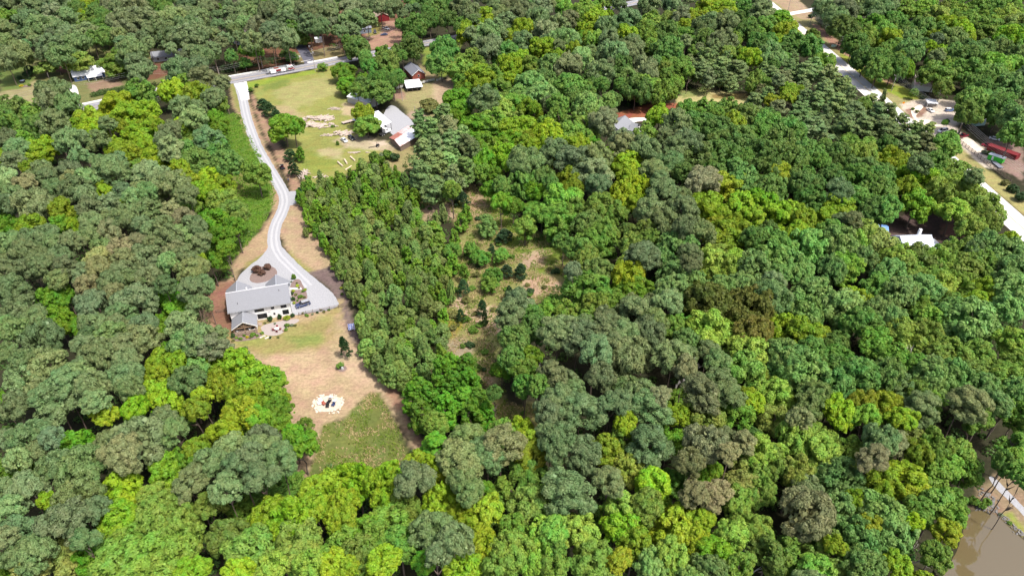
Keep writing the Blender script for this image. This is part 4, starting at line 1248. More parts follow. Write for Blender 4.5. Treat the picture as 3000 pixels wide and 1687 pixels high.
# trailers
def flatbed(label, a, b, m, w=2.4, h=.8):
    a, b = G(*a), G(*b)
    c = (a + b) / 2
    L = (b - a).length
    t = thing('flatbed_trailer', label, 'trailer', (c.x, c.y, 0), yaw_of(a, b))
    n = 7
    for k in range(n):
        y0 = -w / 2 + k * w / n
        MB().box(-L / 2, L / 2, y0 + .01, y0 + w / n - .01, h, h + .08).build('plank', M[m], t)
    MB().box(-L / 2, L / 2, -w / 2 - .04, -w / 2 + .04, h - .2, h - .01).build('side_rail', M['black_metal'], t)
    MB().box(-L / 2, L / 2, w / 2 - .04, w / 2 + .04, h - .2, h - .01).build('side_rail', M['black_metal'], t)
    MB().bar((L / 2, 0, h - .1), (L / 2 + 1.3, 0, h - .25), .14).build('drawbar', M['black_metal'], t)
    for s in (-1, 1):
        for xw in (-.5, .5):
            wheel(t, xw, s * (w / 2 - .25), .36, .22)
    return t


flatbed('grey flatbed trailer on the grass left of the pole barn', (1003, 365), (1040, 355), 'log')
flatbed('grey flat trailer along the brown paddock fence', (2908, 476), (2932, 496), 'shingle_dark', 2.2, .7)
gt = G(2915, 473)
gtr = thing('box_trailer', 'bright green box trailer with white roof', 'trailer', (gt.x, gt.y, 0), math.radians(-52))
MB().box(-3.2, 3.2, -1.25, 1.25, .45, 2.7).build('body', M['green_paint'], gtr, bevel=.03)
roof_slab(gtr, [(-3.35, -1.45, 2.82), (3.35, -1.45, 2.82), (3.35, 1.45, 2.86), (-3.35, 1.45, 2.86)], .1, 'metal_white')
MB().box(-1.5, -.7, -1.3, -1.26, .6, 2.3).build('door', M['white_paint'], gtr)
for s in (-1, 1):
    wheel(gtr, 0, s * 1.15, .36)
MB().bar((3.2, 0, .55), (4.6, 0, .5), .12).build('drawbar', M['black_metal'], gtr)

# implement by the farm track
im = G(1098, 432)
ip = thing('log_splitter', 'dark farm implement on a drawbar by the farm track', 'implement', (im.x, im.y, 0), math.radians(25))
MB().bar((-3, 0, .5), (2.6, 0, .6), .2).build('frame', M['black_metal'], ip)
MB().box(.8, 2.2, -.5, .5, .62, 1.2).build('engine', M['black_metal'], ip)
MB().bar((1.4, 0, 1.2), (1.0, 0, 2.6), .16).build('mast', M['black_metal'], ip)
for s in (-1, 1):
    wheel(ip, 1.2, s * .7, .45, .25)


# ------------------------------------------------------------------ logs, stones, fire ring
def log_mesh(name, L, r0, r1, m, seed):
    rg = random.Random(seed)
    mb = MB()
    n = 5
    pts = [(-L / 2 + L * k / (n - 1), rg.uniform(-.05, .05), rg.uniform(-.04, .04)) for k in range(n)]
    mb.tube(pts, [r0 + (r1 - r0) * k / (n - 1) for k in range(n)], 8)
    return mb.mesh(name, M[m])


LOGS = [log_mesh('log', 4.2, .26, .2, 'log', i) for i in range(4)] + [log_mesh('log', 3.0, .32, .27, 'log', 9 + i) for i in range(2)]
PLOGS = [log_mesh('log', 4.6, .42, .36, 'log_pale', 20 + i) for i in range(2)]


def pile(label, ix, iy, n, spread, seed, mean=0.5, scl=1.0, flat=.35):
    g = G(ix, iy)
    t = thing('log_pile', label, 'log pile', (g.x, g.y, 0))
    rg = random.Random(seed)
    for k in range(n):
        f = rg.random()
        x, y = rg.gauss(0, spread[0] * .45), rg.gauss(0, spread[1] * .45)
        z = .24 * scl + max(0, (1.0 - math.hypot(x / spread[0], y / spread[1])) * rg.random()) * flat * 3
        link('log', rg.choice(LOGS), t, (x, y, z), (rg.gauss(0, .08), rg.gauss(0, .1), mean + rg.gauss(0, .45)), (rg.uniform(.6, 1.1) * scl, scl, scl))
    return t


pile('widest pile of grey logs on the meadow', 915, 369, 60, (7.0, 2.6), 1, .5, 1.25)
pile('long log pile behind the widest one', 940, 347, 44, (6.5, 1.6), 2, .55, 1.2)
pile('tangled log pile at the right end of the upper row', 953, 350, 30, (3.2, 2.2), 3, .9, 1.2)
pile('small log pile at the left end of the upper row', 885, 355, 18, (3.2, 1.1), 4, .1, 1.1)
pile('small round heap of short logs beside the green weeds', 974, 369, 16, (2.2, 1.3), 5, -.6, .95)
pile('pile of grey logs behind the silver saloon', 1008, 392, 32, (4.2, 2.2), 6, .8, 1.15)
pile('thin scatter of logs left of the saloon pile', 965, 398, 14, (3.2, .7), 7, .1, .9)
pile('round heap of grey brushwood alone on the meadow', 983, 320, 40, (2.6, 1.6), 8, .3, .65)
pile('heap of pale poles at the tip of the cedar row', 892, 512, 30, (1.6, 4.6), 9, -1.05, 1.0)
pile('low scatter of logs along the edge of the young pines', 940, 521, 10, (3.4, .7), 10, .4, .8)
pile('low scatter of grey logs below the farm track', 1050, 448, 9, (3.0, .6), 11, .3, .8)
for k, (a, b, w_) in enumerate((((990, 477), (1004, 489), 'left'), ((1010, 470), (1017, 482), 'middle'), ((1027, 462), (1040, 473), 'right'))):
    p, q = G(*a), G(*b)
    c = (p + q) / 2
    lg = thing('cut_log', f'{w_} one of the three big pale logs on the meadow', 'log', (c.x, c.y, .42), yaw_of(p, q), 'big pale logs')
    L_ = (q - p).length
    o_ = link('stem', PLOGS[k % 2], lg, None, None, (L_ / 4.6, 1, 1))
    MB().tube([(L_ / 2 - .01, 0, 0), (L_ / 2 + .015, 0, 0)], .34, 10).build('cut_end', M['log_end'], lg)
    MB().tube([(-L_ / 2 - .015, 0, 0), (-L_ / 2 + .01, 0, 0)], .39, 10).build('cut_end', M['log_end'], lg)
p, q = G(1012, 500), G(1030, 488)
lg = thing('cut_log', 'slimmer pale log half under the bushes below the three', 'log', (*((p + q) / 2).xy, .3), yaw_of(p, q))
link('stem', PLOGS[0], lg, None, None, (1.0, .7, .7))


def rock_mesh(seed):
    rg = random.Random(seed)
    bm = bmesh.new()
    bmesh.ops.create_icosphere(bm, subdivisions=1, radius=1)
    for v in bm.verts:
        v.co *= rg.uniform(.72, 1.15)
        v.co.z *= .6
    m = bpy.data.meshes.new('stone')
    bm.to_mesh(m)
    bm.free()
    m.materials.append(M['stone'])
    return m


ROCKS = [rock_mesh(i) for i in range(6)]
fr = G(963, 1185)
ring = thing('fire_ring', 'oval ring of pale field stones on the dry lawn', 'stone ring', (fr.x, fr.y, 0))
rg = random.Random(5)
ctr = [(918, 1180), (922, 1172), (930, 1165), (938, 1160), (946, 1160), (967, 1158), (973, 1157), (980, 1156), (985, 1160), (978, 1163), (993, 1166), (1002, 1164), (1007, 1172), (1003, 1178), (1002, 1186), (996, 1188), (990, 1186), (1004, 1182),
       (917, 1190), (923, 1194), (925, 1201), (928, 1206), (936, 1204), (934, 1200), (972, 1206), (980, 1202), (984, 1209), (976, 1210), (988, 1203), (996, 1198), (925, 1186), (920, 1176), (998, 1192), (924, 1197), (941, 1158), (999, 1169), (965, 1210), (990, 1208)]
for ix, iy in ctr:
    p = G(ix + rg.uniform(-1.2, 1.2), iy + rg.uniform(-1, 1)) - fr
    s = rg.uniform(.22, .48)
    link('stone', rg.choice(ROCKS), ring, (p.x, p.y, s * .25), (rg.uniform(-.2, .2), rg.uniform(-.2, .2), rg.uniform(0, 6)), (s * rg.uniform(.9, 1.5), s, s))
for k, (ix, iy, rz, m_, lb) in enumerate(((940, 1176, .6, 'white_paint', 'white garden chair at the left side of the fire ring'), (938, 1184, 1.6, 'white_paint', 'lower left white garden chair in the fire ring'),
                                        (967, 1176, 3.2, 'car_black', 'purple-black garden chair in the middle of the fire ring'), (981, 1177, 4.2, 'white_paint', 'white garden chair at the right side of the fire ring'), (970, 1166, 3.0, 'white_paint', 'white garden chair at the far side of the fire ring'),
                                        (960, 1192, .1, 'black_metal', 'left dark garden chair at the near side of the fire ring'), (977, 1188, -.3, 'car_navy', 'navy garden chair at the near side of the fire ring'), (950, 1185, .9, 'brick', 'reddish low stool beside the white garden chairs'))):
    chair(lb, G(ix, iy, .024), rz, m_, 'chairs in the fire ring', .85)
fp = thing('fire_bowl', 'small dark fire bowl in the sand circle', 'fire bowl', G(962, 1181, .024))
MB().tube([(0, 0, 0), (0, 0, .4)], [.35, .55], 10).build('bowl', M['black_metal'], fp)

# solar panel on its stand
sp_ = G(1031, 966)
so = thing('solar_panel', 'tilted blue solar panel on a short stand', 'solar panel', (sp_.x, sp_.y, 0), math.radians(14))
quad = [(-1.05, -.75, .65), (1.05, -.75, .65), (1.05, .95, 1.75), (-1.05, .95, 1.75)]
MB().slab(quad, .05).build('frame', M['white_paint'], so)
for i in range(3):
    for j in range(4):
        def q_(u, v):
            return Vector((-1.05 + 2.1 * u, -.75 + 1.7 * v, .65 + 1.1 * v)) + Vector((0, -.02, .03))
        e = .012
        MB().slab([q_(i / 3 + e, j / 4 + e), q_((i + 1) / 3 - e, j / 4 + e), q_((i + 1) / 3 - e, (j + 1) / 4 - e), q_(i / 3 + e, (j + 1) / 4 - e)], .02).build('cell', M['solar'], so)
for s in (-1, 1):
    MB().box(s * .8 - .04, s * .8 + .04, .5, .58, 0, 1.42).build('leg', M['galvanised'], so)
    MB().box(s * .8 - .04, s * .8 + .04, -.6, -.52, 0, .66).build('leg', M['galvanised'], so)
# the small tank by the bush
tk = G(1003, 1080)
tt = thing('well_cover', 'small silver dome in a ring of mulch beside a bush', 'well cover', (tk.x, tk.y, 0))
MB().tube([(0, 0, .02), (0, 0, .05)], 1.3, 16).build('mulch_ring', M['mulch'], tt)
MB().tube([(0, 0, .05), (0, 0, .5), (0, 0, .8), (0, 0, .95)], [.5, .45, .3, .05], 12).build('dome', M['galvanised'], tt)


# ------------------------------------------------------------------ fences
def fence(name, label, pts, h, rails, m, step=2.4, pw=.12, rh_=.12, cat='fence'):
    P = [Vector(p) for p in pts]
    o = thing(name, label, cat, P[0])
    posts = []
    for a, b in zip(P[:-1], P[1:]):
        k = max(1, round((b - a).length / step))
        posts += [a.lerp(b, j / k) for j in range(k)]
    posts.append(P[-1])
    for p in posts:
        q = p - P[0]
        MB().box(q.x - pw / 2, q.x + pw / 2, q.y - pw / 2, q.y + pw / 2, 0, h + .06).build('post', M[m], o)
    for a, b in zip(posts[:-1], posts[1:]):
        for r_ in range(rails):
            z = h * (r_ + .55) / rails
            a2, b2 = a - P[0], b - P[0]
            d = (b2 - a2).normalized() * (pw / 2 + .002)
            MB().bar((a2.x + d.x, a2.y + d.y, z), (b2.x - d.x, b2.y - d.y, z), .05, rh_).build('rail', M[m], o)
    return o


fence('rail_fence', 'brown post and rail fence from the farmhouse to the young pines', gp([(876, 924), (938, 912), (966, 906), (1018, 897)]), 1.2, 3, 'fence_wood')
fence('rail_fence', 'brown post and rail fence left of the farmhouse', gp([(668, 912), (634, 917)]), 1.2, 3, 'fence_wood')
fence('board_fence', 'white board fence running right from the metal roofed shed', gp([(1232, 246), (1252, 241), (1273, 236)]), 1.3, 4, 'white_paint', 2.2, .14, .14)
fence('board_fence', 'short white board fence right of the fence gap', gp([(1279, 238), (1298, 232)]), 1.3, 4, 'white_paint', 2.2, .14, .14)
fence('board_fence', 'white board fence end left of the metal roofed shed', gp([(1162, 262), (1180, 256)]), 1.3, 4, 'white_paint', 2.2, .14, .14)
fence('paddock_fence', 'long brown paddock fence along the sandy yard', gp([(2802, 412), (2845, 445), (2890, 482), (2930, 512), (2960, 535)]), 1.7, 5, 'fence_wood', 2.6, .16, .13)


# ------------------------------------------------------------------ utility poles, wires and signs
def pole(label, base, h, yaw, arms=1, trans=False, group=None, lean=0):
    g = G(*base)
    o = thing('utility_pole', label, 'utility pole', (g.x, g.y, 0), yaw, group)
    MB().tube([(0, 0, 0), (lean, 0, h)], [.19, .13], 8).build('shaft', M['pole_wood'], o)
    for k in range(arms):
        z = h - .35 - k * 1.1
        MB().box(-.07 + lean, .07 + lean, -1.25, 1.25, z, z + .15).build('crossarm', M['pole_wood'], o)
        for y in (-1.1, 0, 1.1):
            MB().tube([(lean, y, z + .151), (lean, y, z + .38)], .07, 6).build('insulator', M['lamp_white'], o)
    if trans:
        MB().tube([(.38, 0, h - 2.6), (.38, 0, h - 1.6)], .26, 10).build('transformer', M['galvanised'], o)
    return o


RP = [((2309, 31), 10.0), ((2372, 77), 9.8), ((2475, 165), 9.6), ((2611, 268), 9.2), ((2804, 397), 8.6), ((3052, 610), 9.2)]
ordn = ['farthest', 'second farthest', 'third farthest', 'fourth farthest', 'nearest', 'last']
for k, (b, h) in enumerate(RP[:5]):
    pole(f'{ordn[k]} wooden power pole in view along the right road', b, h, -math.pi / 2, 1, k in (3, 4), 'power poles of the right road')


def wire(label, pts, sag, r=.035, group=None):
    mb = MB()
    for a, b in zip(pts[:-1], pts[1:]):
        a, b = Vector(a), Vector(b)
        seg = [a.lerp(b, t) - Vector((0, 0, 4 * sag * t * (1 - t))) for t in [i / 10 for i in range(11)]]
        mb.tube(seg, r, 4, cap=False)
    o = mb.build('overhead_wire', M['wire'])
    return tag(o, label, 'wire', group)


def pole_tops(poles, side, dz):
    out = []
    for k, (b, h) in enumerate(poles):
        g = G(*b)
        a = G(*poles[max(k - 1, 0)][0])
        c = G(*poles[min(k + 1, len(poles) - 1)][0])
        d = (c - a).normalized()
        s = Vector((-d.y, d.x, 0))
        out.append(g + s * side + Vector((0, 0, h + dz)))
    return out


RPW = [((2200, -50), 10.5)] + RP
for sd_, dz, lb in ((-1.1, .05, 'left upper'), (0, .05, 'middle upper'), (1.1, .05, 'right upper'), (.15, -1.6, 'lower'), (.15, -2.6, 'lowest')):
    wire(f'{lb} wire strung along the right road poles', pole_tops(RPW, sd_, dz), 1.0, .022, 'wires of the right road')
LPs = [((645, 230), 6.5), ((770, 201), 7.5), ((924, 210), 13.2)]
pole('short wooden pole at the road opposite the drive apron', LPs[0][0], LPs[0][1], .59 + 0, 0, False)
pole('plain wooden pole on the far verge behind the fire engine', LPs[1][0], LPs[1][1], .59, 0, False)
tp = pole('tall power pole with transformer at the junction', LPs[2][0], LPs[2][1], .59, 2, True)
MB().bar((0, -.1, 10.2), (-1.6, -2.6, 11.6), .09).build('lamp_arm', M['galvanised'], tp)
MB().box(-1.95, -1.45, -2.85, -2.55, 11.55, 11.75).build('lamp_head', M['lamp_white'], tp)
MB().bar((.1, .3, 6.0), (1.0, 2.0, 0), .05).build('guy_wire', M['galvanised'], tp)
far_l = [((-150, 395), 11), ((150, 305), 9.5), ((420, 252), 9.0)] + LPs[:2] + [((924, 210), 11.5), ((1180, 120), 11), ((1500, 52), 11)]
for sd_, dz, lb in ((0, .1, 'top'), (.2, -1.1, 'middle'), (.2, -2.0, 'bottom')):
    wire(f'{lb} wire strung along the main road', pole_tops(far_l, sd_, dz), .8, .02, 'wires of the main road')
pole('pale slim pole standing in the lower yard of the brick house', (1179, 296), 7.5, 0, 0)
pole('pale slim pole on the grass right of the farm gravel', (1217, 341), 5.5, 0, 0)
pole('pale slim pole at the garden by the yellow magnolia', (151, 247), 6.5, 0, 0)


def sign(label, base, h, w, hh, m, cat='sign', yaw=0.0):
    g = G(*base)
    o = thing('road_sign', label, cat, (g.x, g.y, 0), yaw)
    MB().box(-.04, .04, -.04, .04, 0, h).build('post', M['galvanised'], o)
    MB().box(-w / 2, w / 2, -.07, -.045, h - hh, h).build('plate', M[m], o)
    return o


sign('white sign plate right of the side road mouth', (879, 175), 2.4, 1.1, 1.1, 'white_paint')
sign('smaller white sign plate left of the side road mouth', (871, 174), 2.2, .8, .8, 'white_paint')
sign('white sign on the verge above the side road', (908, 146), 2.6, 1.1, 1.1, 'white_paint')
sign('orange diamond sign beside the sandy drive', (2644, 312), 2.0, .1, .1, 'orange')
g = G(2644, 312)
od = [o for o in COL.objects if o.name.startswith('road_sign')][-1]
mb = MB()
mb.add([(-.75, -.08, 2.0), (0, -.08, 1.25), (.75, -.08, 2.0), (0, -.08, 2.75), (-.75, -.05, 2.0), (0, -.05, 1.25), (.75, -.05, 2.0), (0, -.05, 2.75)], [(0, 1, 2, 3), (7, 6, 5, 4), (0, 4, 5, 1), (1, 5, 6, 2), (2, 6, 7, 3), (3, 7, 4, 0)])
mb.build('diamond_plate', M['orange'], od)
sign('teal board sign on the verge of the right road', (2441, 142), 2.4, 3.4, 1.5, 'teal_paint')
bn = thing('wheelie_bin', 'blue wheelie bin beside the side road', 'bin', G(884, 132))
MB().add([(-.3, -.35, .1), (.3, -.35, .1), (.3, .35, .1), (-.3, .35, .1), (-.38, -.45, 1.05), (.38, -.45, 1.05), (.38, .45, 1.05), (-.38, .45, 1.05)], [(3, 2, 1, 0), (4, 5, 6, 7), (0, 1, 5, 4), (1, 2, 6, 5), (2, 3, 7, 6), (3, 0, 4, 7)]).build('body', M['bin_blue'], bn)
MB().box(-.42, .42, -.48, .5, 1.06, 1.14).build('lid', M['bin_blue'], bn)
for s in (-1, 1):
    MB().tube([(s * .3 - .05, .35, .13), (s * .3 + .05, .35, .13)], .13, 8).build('wheel', M['tyre'], bn)
# kitchen garden on the left
for ix, iy, L_, W_, lb in ((127, 253, 8, 3, 'raised garden bed with grey-green rows'), (78, 254, 5, 2.4, 'small garden bed with yellow plants left of the raised bed')):
    g = G(ix, iy)
    t = thing('garden_bed', lb, 'garden bed', (g.x, g.y, 0), .2)
    for y_ in (-1, 1):
        MB().box(-L_ / 2, L_ / 2, y_ * W_ / 2 - .08, y_ * W_ / 2 + .08, 0, .35).build('board', M['fence_wood'], t)
    for x_ in (-1, 1):
        MB().box(x_ * L_ / 2 - .08, x_ * L_ / 2 + .08, -W_ / 2 + .09, W_ / 2 - .09, 0, .35).build('board', M['fence_wood'], t)
    MB().box(-L_ / 2 + .085, L_ / 2 - .085, -W_ / 2 + .085, W_ / 2 - .085, 0, .25).build('soil', M['mulch'], t)
cpb = thing('compost_bin', 'dark square compost bin in the kitchen garden', 'bin', G(67, 243))
MB().box(-1, 1, -1, 1, 0, 1.3).build('body', M['black_metal'], cpb, bevel=.08)
MB().box(-1.05, 1.05, -1.05, 1.05, 1.31, 1.4).build('lid', M['blue_grey'], cpb)
# riprap along the pond
rp_ = thing('riprap_bank', 'grey riprap stones along the pond edge', 'riprap', G(2930, 1500))
o0 = G(2930, 1500)
M_R = []
for m_ in ROCKS:
    c_ = m_.copy()
    c_.materials[0] = M['riprap']
    M_R.append(c_)
rg = random.Random(3)
edge = gp([(2862, 1492), (2900, 1492), (2932, 1512), (2968, 1548), (3004, 1580)])
for k in range(110):
    t = rg.random() * (len(edge) - 1)
    i = int(t)
    p = edge[i].lerp(edge[i + 1], t - i) + Vector((rg.gauss(.25, .55), rg.gauss(.5, .55), 0)) - o0
    s = rg.uniform(.14, .34)
    link('stone', rg.choice(M_R), rp_, (p.x, p.y, s * .3), (rg.uniform(-.4, .4), rg.uniform(-.4, .4), rg.uniform(0, 6)), (s * 1.3, s, s))
edge2 = gp([(2872, 1440), (2892, 1450), (2908, 1470), (2916, 1490)])
for k in range(50):
    t = rg.random() * (len(edge2) - 1)
    i = int(t)
    p = edge2[i].lerp(edge2[i + 1], t - i) + Vector((rg.gauss(0, .7), rg.gauss(0, .7), 0)) - o0
    s = rg.uniform(.16, .38)
    link('stone', rg.choice(M_R), rp_, (p.x, p.y, s * .3), (rg.uniform(-.4, .4), rg.uniform(-.4, .4), rg.uniform(0, 6)), (s * 1.3, s, s))
# stepping stones and edging near the patio
for k, (ix, iy) in enumerate(((773, 984), (779, 990), (785, 988), (791, 990), (765, 988))):
    s = .45
    o_ = link('flat_stone', ROCKS[k % 6], None, G(ix, iy, .1), (0, 0, k), (s * 1.4, s, s * .5))
    tag(o_, f"{['first', 'second', 'third', 'fourth', 'fifth'][k]} pale flat stone from the patio corner", 'stone', 'flat stones by the patio')

# ------------------------------------------------------------------ tree meshes (unit crowns: horizontal radius 1, bottom at z = 0)
def unit(n, rng):
    v = rng.normal(size=(n, 3))
    return v / np.linalg.norm(v, axis=1, keepdims=True)


def norm(v):
    return v / (np.linalg.norm(v, axis=1, keepdims=True) + 1e-9)


def leaf_quads(pos, nrm, size, rng, aspect=.62):
    """Small bent diamonds facing along nrm."""
    a = norm(np.cross(nrm, unit(len(pos), rng)))
    b = np.cross(nrm, a)
    s = size[:, None]
    p0 = pos - a * s
    p1 = pos + b * s * aspect + nrm * s * .18
    p2 = pos + a * s
    p3 = pos - b * s * aspect + nrm * s * .18
    V = np.stack([p0, p1, p2, p3], 1).reshape(-1, 3)
    F = np.arange(len(V)).reshape(-1, 4)
    return V, F


def lobes_dome(rng, nl, h, lr, low=-.35, flat=1.0):
    d = unit(nl * 4, rng)
    d = d[d[:, 2] > low][:nl]
    rad = rng.uniform(.50, .84, len(d)) ** .8
    env = np.array([1, 1, h / 2])
    C = d * rad[:, None] * env * .9
    C[:, 2] += h * .42
    r = rng.uniform(lr[0], lr[1], len(d))
    return C, r, norm(d * np.array([1, 1, 1.2]))


def lobes_cone(rng, nl, h, lr, prof, tiers=0):
    t = rng.uniform(0, 1, nl) ** .9
    if tiers:
        t = (np.floor(t * tiers) + .25 + .35 * rng.uniform(0, 1, nl)) / tiers
    a = rng.uniform(0, 2 * np.pi, nl)
    r0 = prof(t)
    q = rng.uniform(.45, .92, nl) * r0
    C = np.stack([np.cos(a) * q, np.sin(a) * q, t * h], 1)
    r = rng.uniform(lr[0], lr[1], nl) * (.45 + .55 * r0)
    D = norm(np.stack([np.cos(a), np.sin(a), np.full(nl, .55)], 1))
    return C, r, D


def broad_crown(seed, h=1.55, nl=44, lr=(.22, .34), n=6200, leaf=.062, cone=None, sub=5, squash=.85, tiers=0, low=-.35, aspect=.62, mat_='leaf'):
    rng = np.random.default_rng(seed)
    if cone:
        C, r, D = lobes_cone(rng, nl, h, lr, cone, tiers)
    else:
        C, r, D = lobes_dome(rng, nl, h, lr, low)
        # a lopsided outline
        ang = rng.uniform(0, 6.28)
        C[:, 0] *= rng.uniform(.88, 1.08)
        C[:, :2] += np.array([math.cos(ang), math.sin(ang)]) * (.10 * (C[:, 2:3] / h))
    # every lobe carries smaller sprays
    ns = len(C) * sub
    i = np.repeat(np.arange(len(C)), sub)
    sd = norm(unit(ns, rng) + D[i] * .75 + np.array([0, 0, .35]))
    SC = C[i] + sd * r[i][:, None] * .72 * np.array([1, 1, squash])
    sr = r[i] * rng.uniform(.34, .55, ns)
    wgt = sr ** 2
    k = rng.choice(ns, n, p=wgt / wgt.sum())
    d = norm(unit(n, rng) + sd[k] * .65 + np.array([0, 0, .25]))
    pos = SC[k] + d * (sr[k] * rng.uniform(.72, 1.12, n))[:, None] * np.array([1, 1, squash])
    nrm = norm(d + np.array([0, 0, .4]) + .38 * rng.normal(size=(n, 3)))
    size = leaf * rng.uniform(.65, 1.35, n)
    V, F = leaf_quads(pos, nrm, size, rng, aspect)
    # inner leaves close the crown
    n2 = n // 9
    k2 = rng.choice(len(C), n2)
    p2 = C[k2] * np.array([.8, .8, .92]) + rng.normal(size=(n2, 3)) * (r[k2] * .38)[:, None]
    V2, F2 = leaf_quads(p2, unit(n2, rng), leaf * 2.1 * np.ones(n2), rng, .8)
    V = np.vstack([V, V2])
    F = np.vstack([F, F2 + len(V) - len(V2)])
    V[:, 2] = np.maximum(V[:, 2], -.15)
    return np_mesh('crown', V, F, M[mat_])


def needle_crown(seed, h=1.35, nl=34, lr=(.22, .32), puffs=8, blades=30, blade=.105, cone=None, squash=.6, tiers=0, low=-.15, bw=.2):
    rng = np.random.default_rng(seed)
    if cone:
        C, r, D = lobes_cone(rng, nl, h, lr, cone, tiers)
    else:
        C, r, D = lobes_dome(rng, nl, h, lr, low)
    i = np.repeat(np.arange(len(C)), puffs)
    ns = len(i)
    sd = norm(unit(ns, rng) + D[i] * .6 + np.array([0, 0, .55]))
    SC = C[i] + sd * r[i][:, None] * rng.uniform(.55, 1.0, ns)[:, None] * np.array([1, 1, squash])
    n = ns * blades
    k = np.repeat(np.arange(ns), blades)
    d = norm(unit(n, rng) + sd[k] * .5 + np.array([0, 0, .55]))
    ln = blade * rng.uniform(.7, 1.2, n) * (1 if not cone else 1)
    base = SC[k] + d * (ln * .12)[:, None]
    tip = SC[k] + d * ln[:, None]
    sdv = norm(np.cross(d, unit(n, rng))) * (ln * bw)[:, None]
    V = np.stack([base, base + sdv + (tip - base) * .55, tip, base - sdv + (tip - base) * .55], 1).reshape(-1, 3)
    F = np.arange(len(V)).reshape(-1, 4)
    return np_mesh('crown', V, F, M['needle'])


def trunk_mesh(seed, limbs=7, straight=False, mat_='bark', r0=.07, from_=.45, reach=.62):
    rng = random.Random(seed)
    mb = MB()
    pts = [Vector((0, 0, 0))]
    for k in range(1, 7):
        j = .012 if straight else .04
        pts.append(Vector((rng.uniform(-j, j) * k, rng.uniform(-j, j) * k, k / 6)))
    mb.tube(pts, [r0 * (1 - .13 * k) for k in range(7)], 7)
    for q in range(limbs):
        z = rng.uniform(from_, .93)
        k = int(z * 6)
        b = pts[k].lerp(pts[min(k + 1, 6)], z * 6 - k)
        a = q * 2.4 + rng.uniform(-.4, .4)
        rc = reach * rng.uniform(.6, 1) * (1 if z < .8 else .6)
        e = b + Vector((math.cos(a) * rc, math.sin(a) * rc, rng.uniform(.06, .16)))
        mid = b.lerp(e, .5) + Vector((0, 0, -.015))
        mb.tube([b, mid, e], [r0 * .42, r0 * .3, r0 * .08], 5)
    return mb.mesh('trunk', M[mat_])


def dead_mesh(seed, spread=1.0):
    rng = random.Random(seed)
    mb = MB()

    def grow(p, d, ln, r, lev):
        q = p + d * ln * .5 + Vector((rng.uniform(-1, 1), rng.uniform(-1, 1), 0)) * ln * .06
        e = p + d * ln
        mb.tube([p, q, e], [r, r * .8, r * .55], 5 if lev < 2 else 4)
        if lev >= 4:
            return
        for k in range(rng.choice((2, 3, 3))):
            nd = (d + Vector((rng.uniform(-1, 1), rng.uniform(-1, 1), rng.uniform(-.3, .6))) * .85 * spread).normalized()
            grow(p + d * ln * rng.uniform(.55, 1), nd, ln * rng.uniform(.5, .75), r * .55, lev + 1)
    grow(Vector((0, 0, 0)), Vector((.05, .03, 1)).normalized(), .42, .022, 0)
    return mb.mesh('branches', M['dead_wood'])


def cone_p(p):
    return lambda t: (1 - t) ** p * (.35 + .65 * np.minimum(1, t * 5 + .35))


def ovate(t):
    return np.sin(np.pi * np.clip(t * .86 + .12, 0, 1)) ** .75


SHAPES = {
    'pine': [broad_crown(100 + i, h=[1.3, 1.5, 1.2, 1.65, 1.4][i], nl=[34, 38, 30, 36, 42][i], lr=(.20, .31), n=13000, leaf=.042, sub=10, squash=.62, low=-.42, aspect=.36, mat_='needle') for i in range(5)],
    'midpine': [broad_crown(120 + i, h=2.1, nl=46, lr=(.22, .34), n=10500, leaf=.05, sub=8, aspect=.34, mat_='needle', cone=lambda t: (1 - t * .93) ** .62 * np.minimum(1, t * 2.2 + .5), tiers=9, squash=.6) for i in range(4)],
    'youngpine': [broad_crown(130 + i, h=[1.7, 2.1, 1.9, 2.3][i], nl=44, lr=(.26, .42), n=7000, leaf=.07, sub=7, cone=lambda t: (1 - t * .97) ** .45 * np.minimum(1, t * 2.2 + .5), squash=.9, aspect=.3, mat_='needle') for i in range(4)],
    'oak': [broad_crown(140 + i, h=[1.45, 1.6, 1.3, 1.5][i], nl=64, lr=(.17, .27), n=11000, leaf=.048, sub=6) for i in range(4)],
    'broad': [broad_crown(150 + i, h=[1.6, 1.8, 1.5, 1.9, 1.7][i], nl=[40, 44, 36, 46, 40][i], lr=(.18, .36), n=10500, leaf=.048, sub=6) for i in range(5)],
    'airy': [broad_crown(160 + i, h=1.7, nl=34, lr=(.20, .32), n=8500, leaf=.046, sub=8) for i in range(3)],
    'spire': [broad_crown(170 + i, h=2.7, nl=52, lr=(.24, .36), n=9000, leaf=.055, cone=lambda t: (1 - t * .97) ** .6 * np.minimum(1, t * 3 + .55), sub=5) for i in range(3)],
    'sapling': [broad_crown(180 + i, h=2.5, nl=34, lr=(.28, .42), n=6000, leaf=.075, cone=lambda t: (1 - t * .95) ** .55 * np.minimum(1, t * 2.5 + .5), sub=6) for i in range(3)],
    'cedar': [needle_crown(190 + i, h=2.9, nl=60, lr=(.26, .38), puffs=7, blades=22, cone=lambda t: (1 - t) ** .6 * np.minimum(1, t * 4 + .7), squash=.9, blade=.16, bw=.25) for i in range(3)],
    'ovate': [broad_crown(200 + i, h=1.9, nl=46, lr=(.26, .38), n=10000, leaf=.05, cone=ovate, sub=6) for i in range(3)],
    'shrub': [broad_crown(210 + i, h=1.3, nl=18, lr=(.3, .45), n=1500, leaf=.13, sub=4) for i in range(4)],
}
TRUNKS = {
    'broad': [trunk_mesh(300 + i) for i in range(3)],
    'pine': [trunk_mesh(310 + i, 6, True, 'pine_bark', .05, .62, .5) for i in range(3)],
    'thin': [trunk_mesh(320 + i, 5, True, 'bark', .045, .3, .4) for i in range(2)],
}
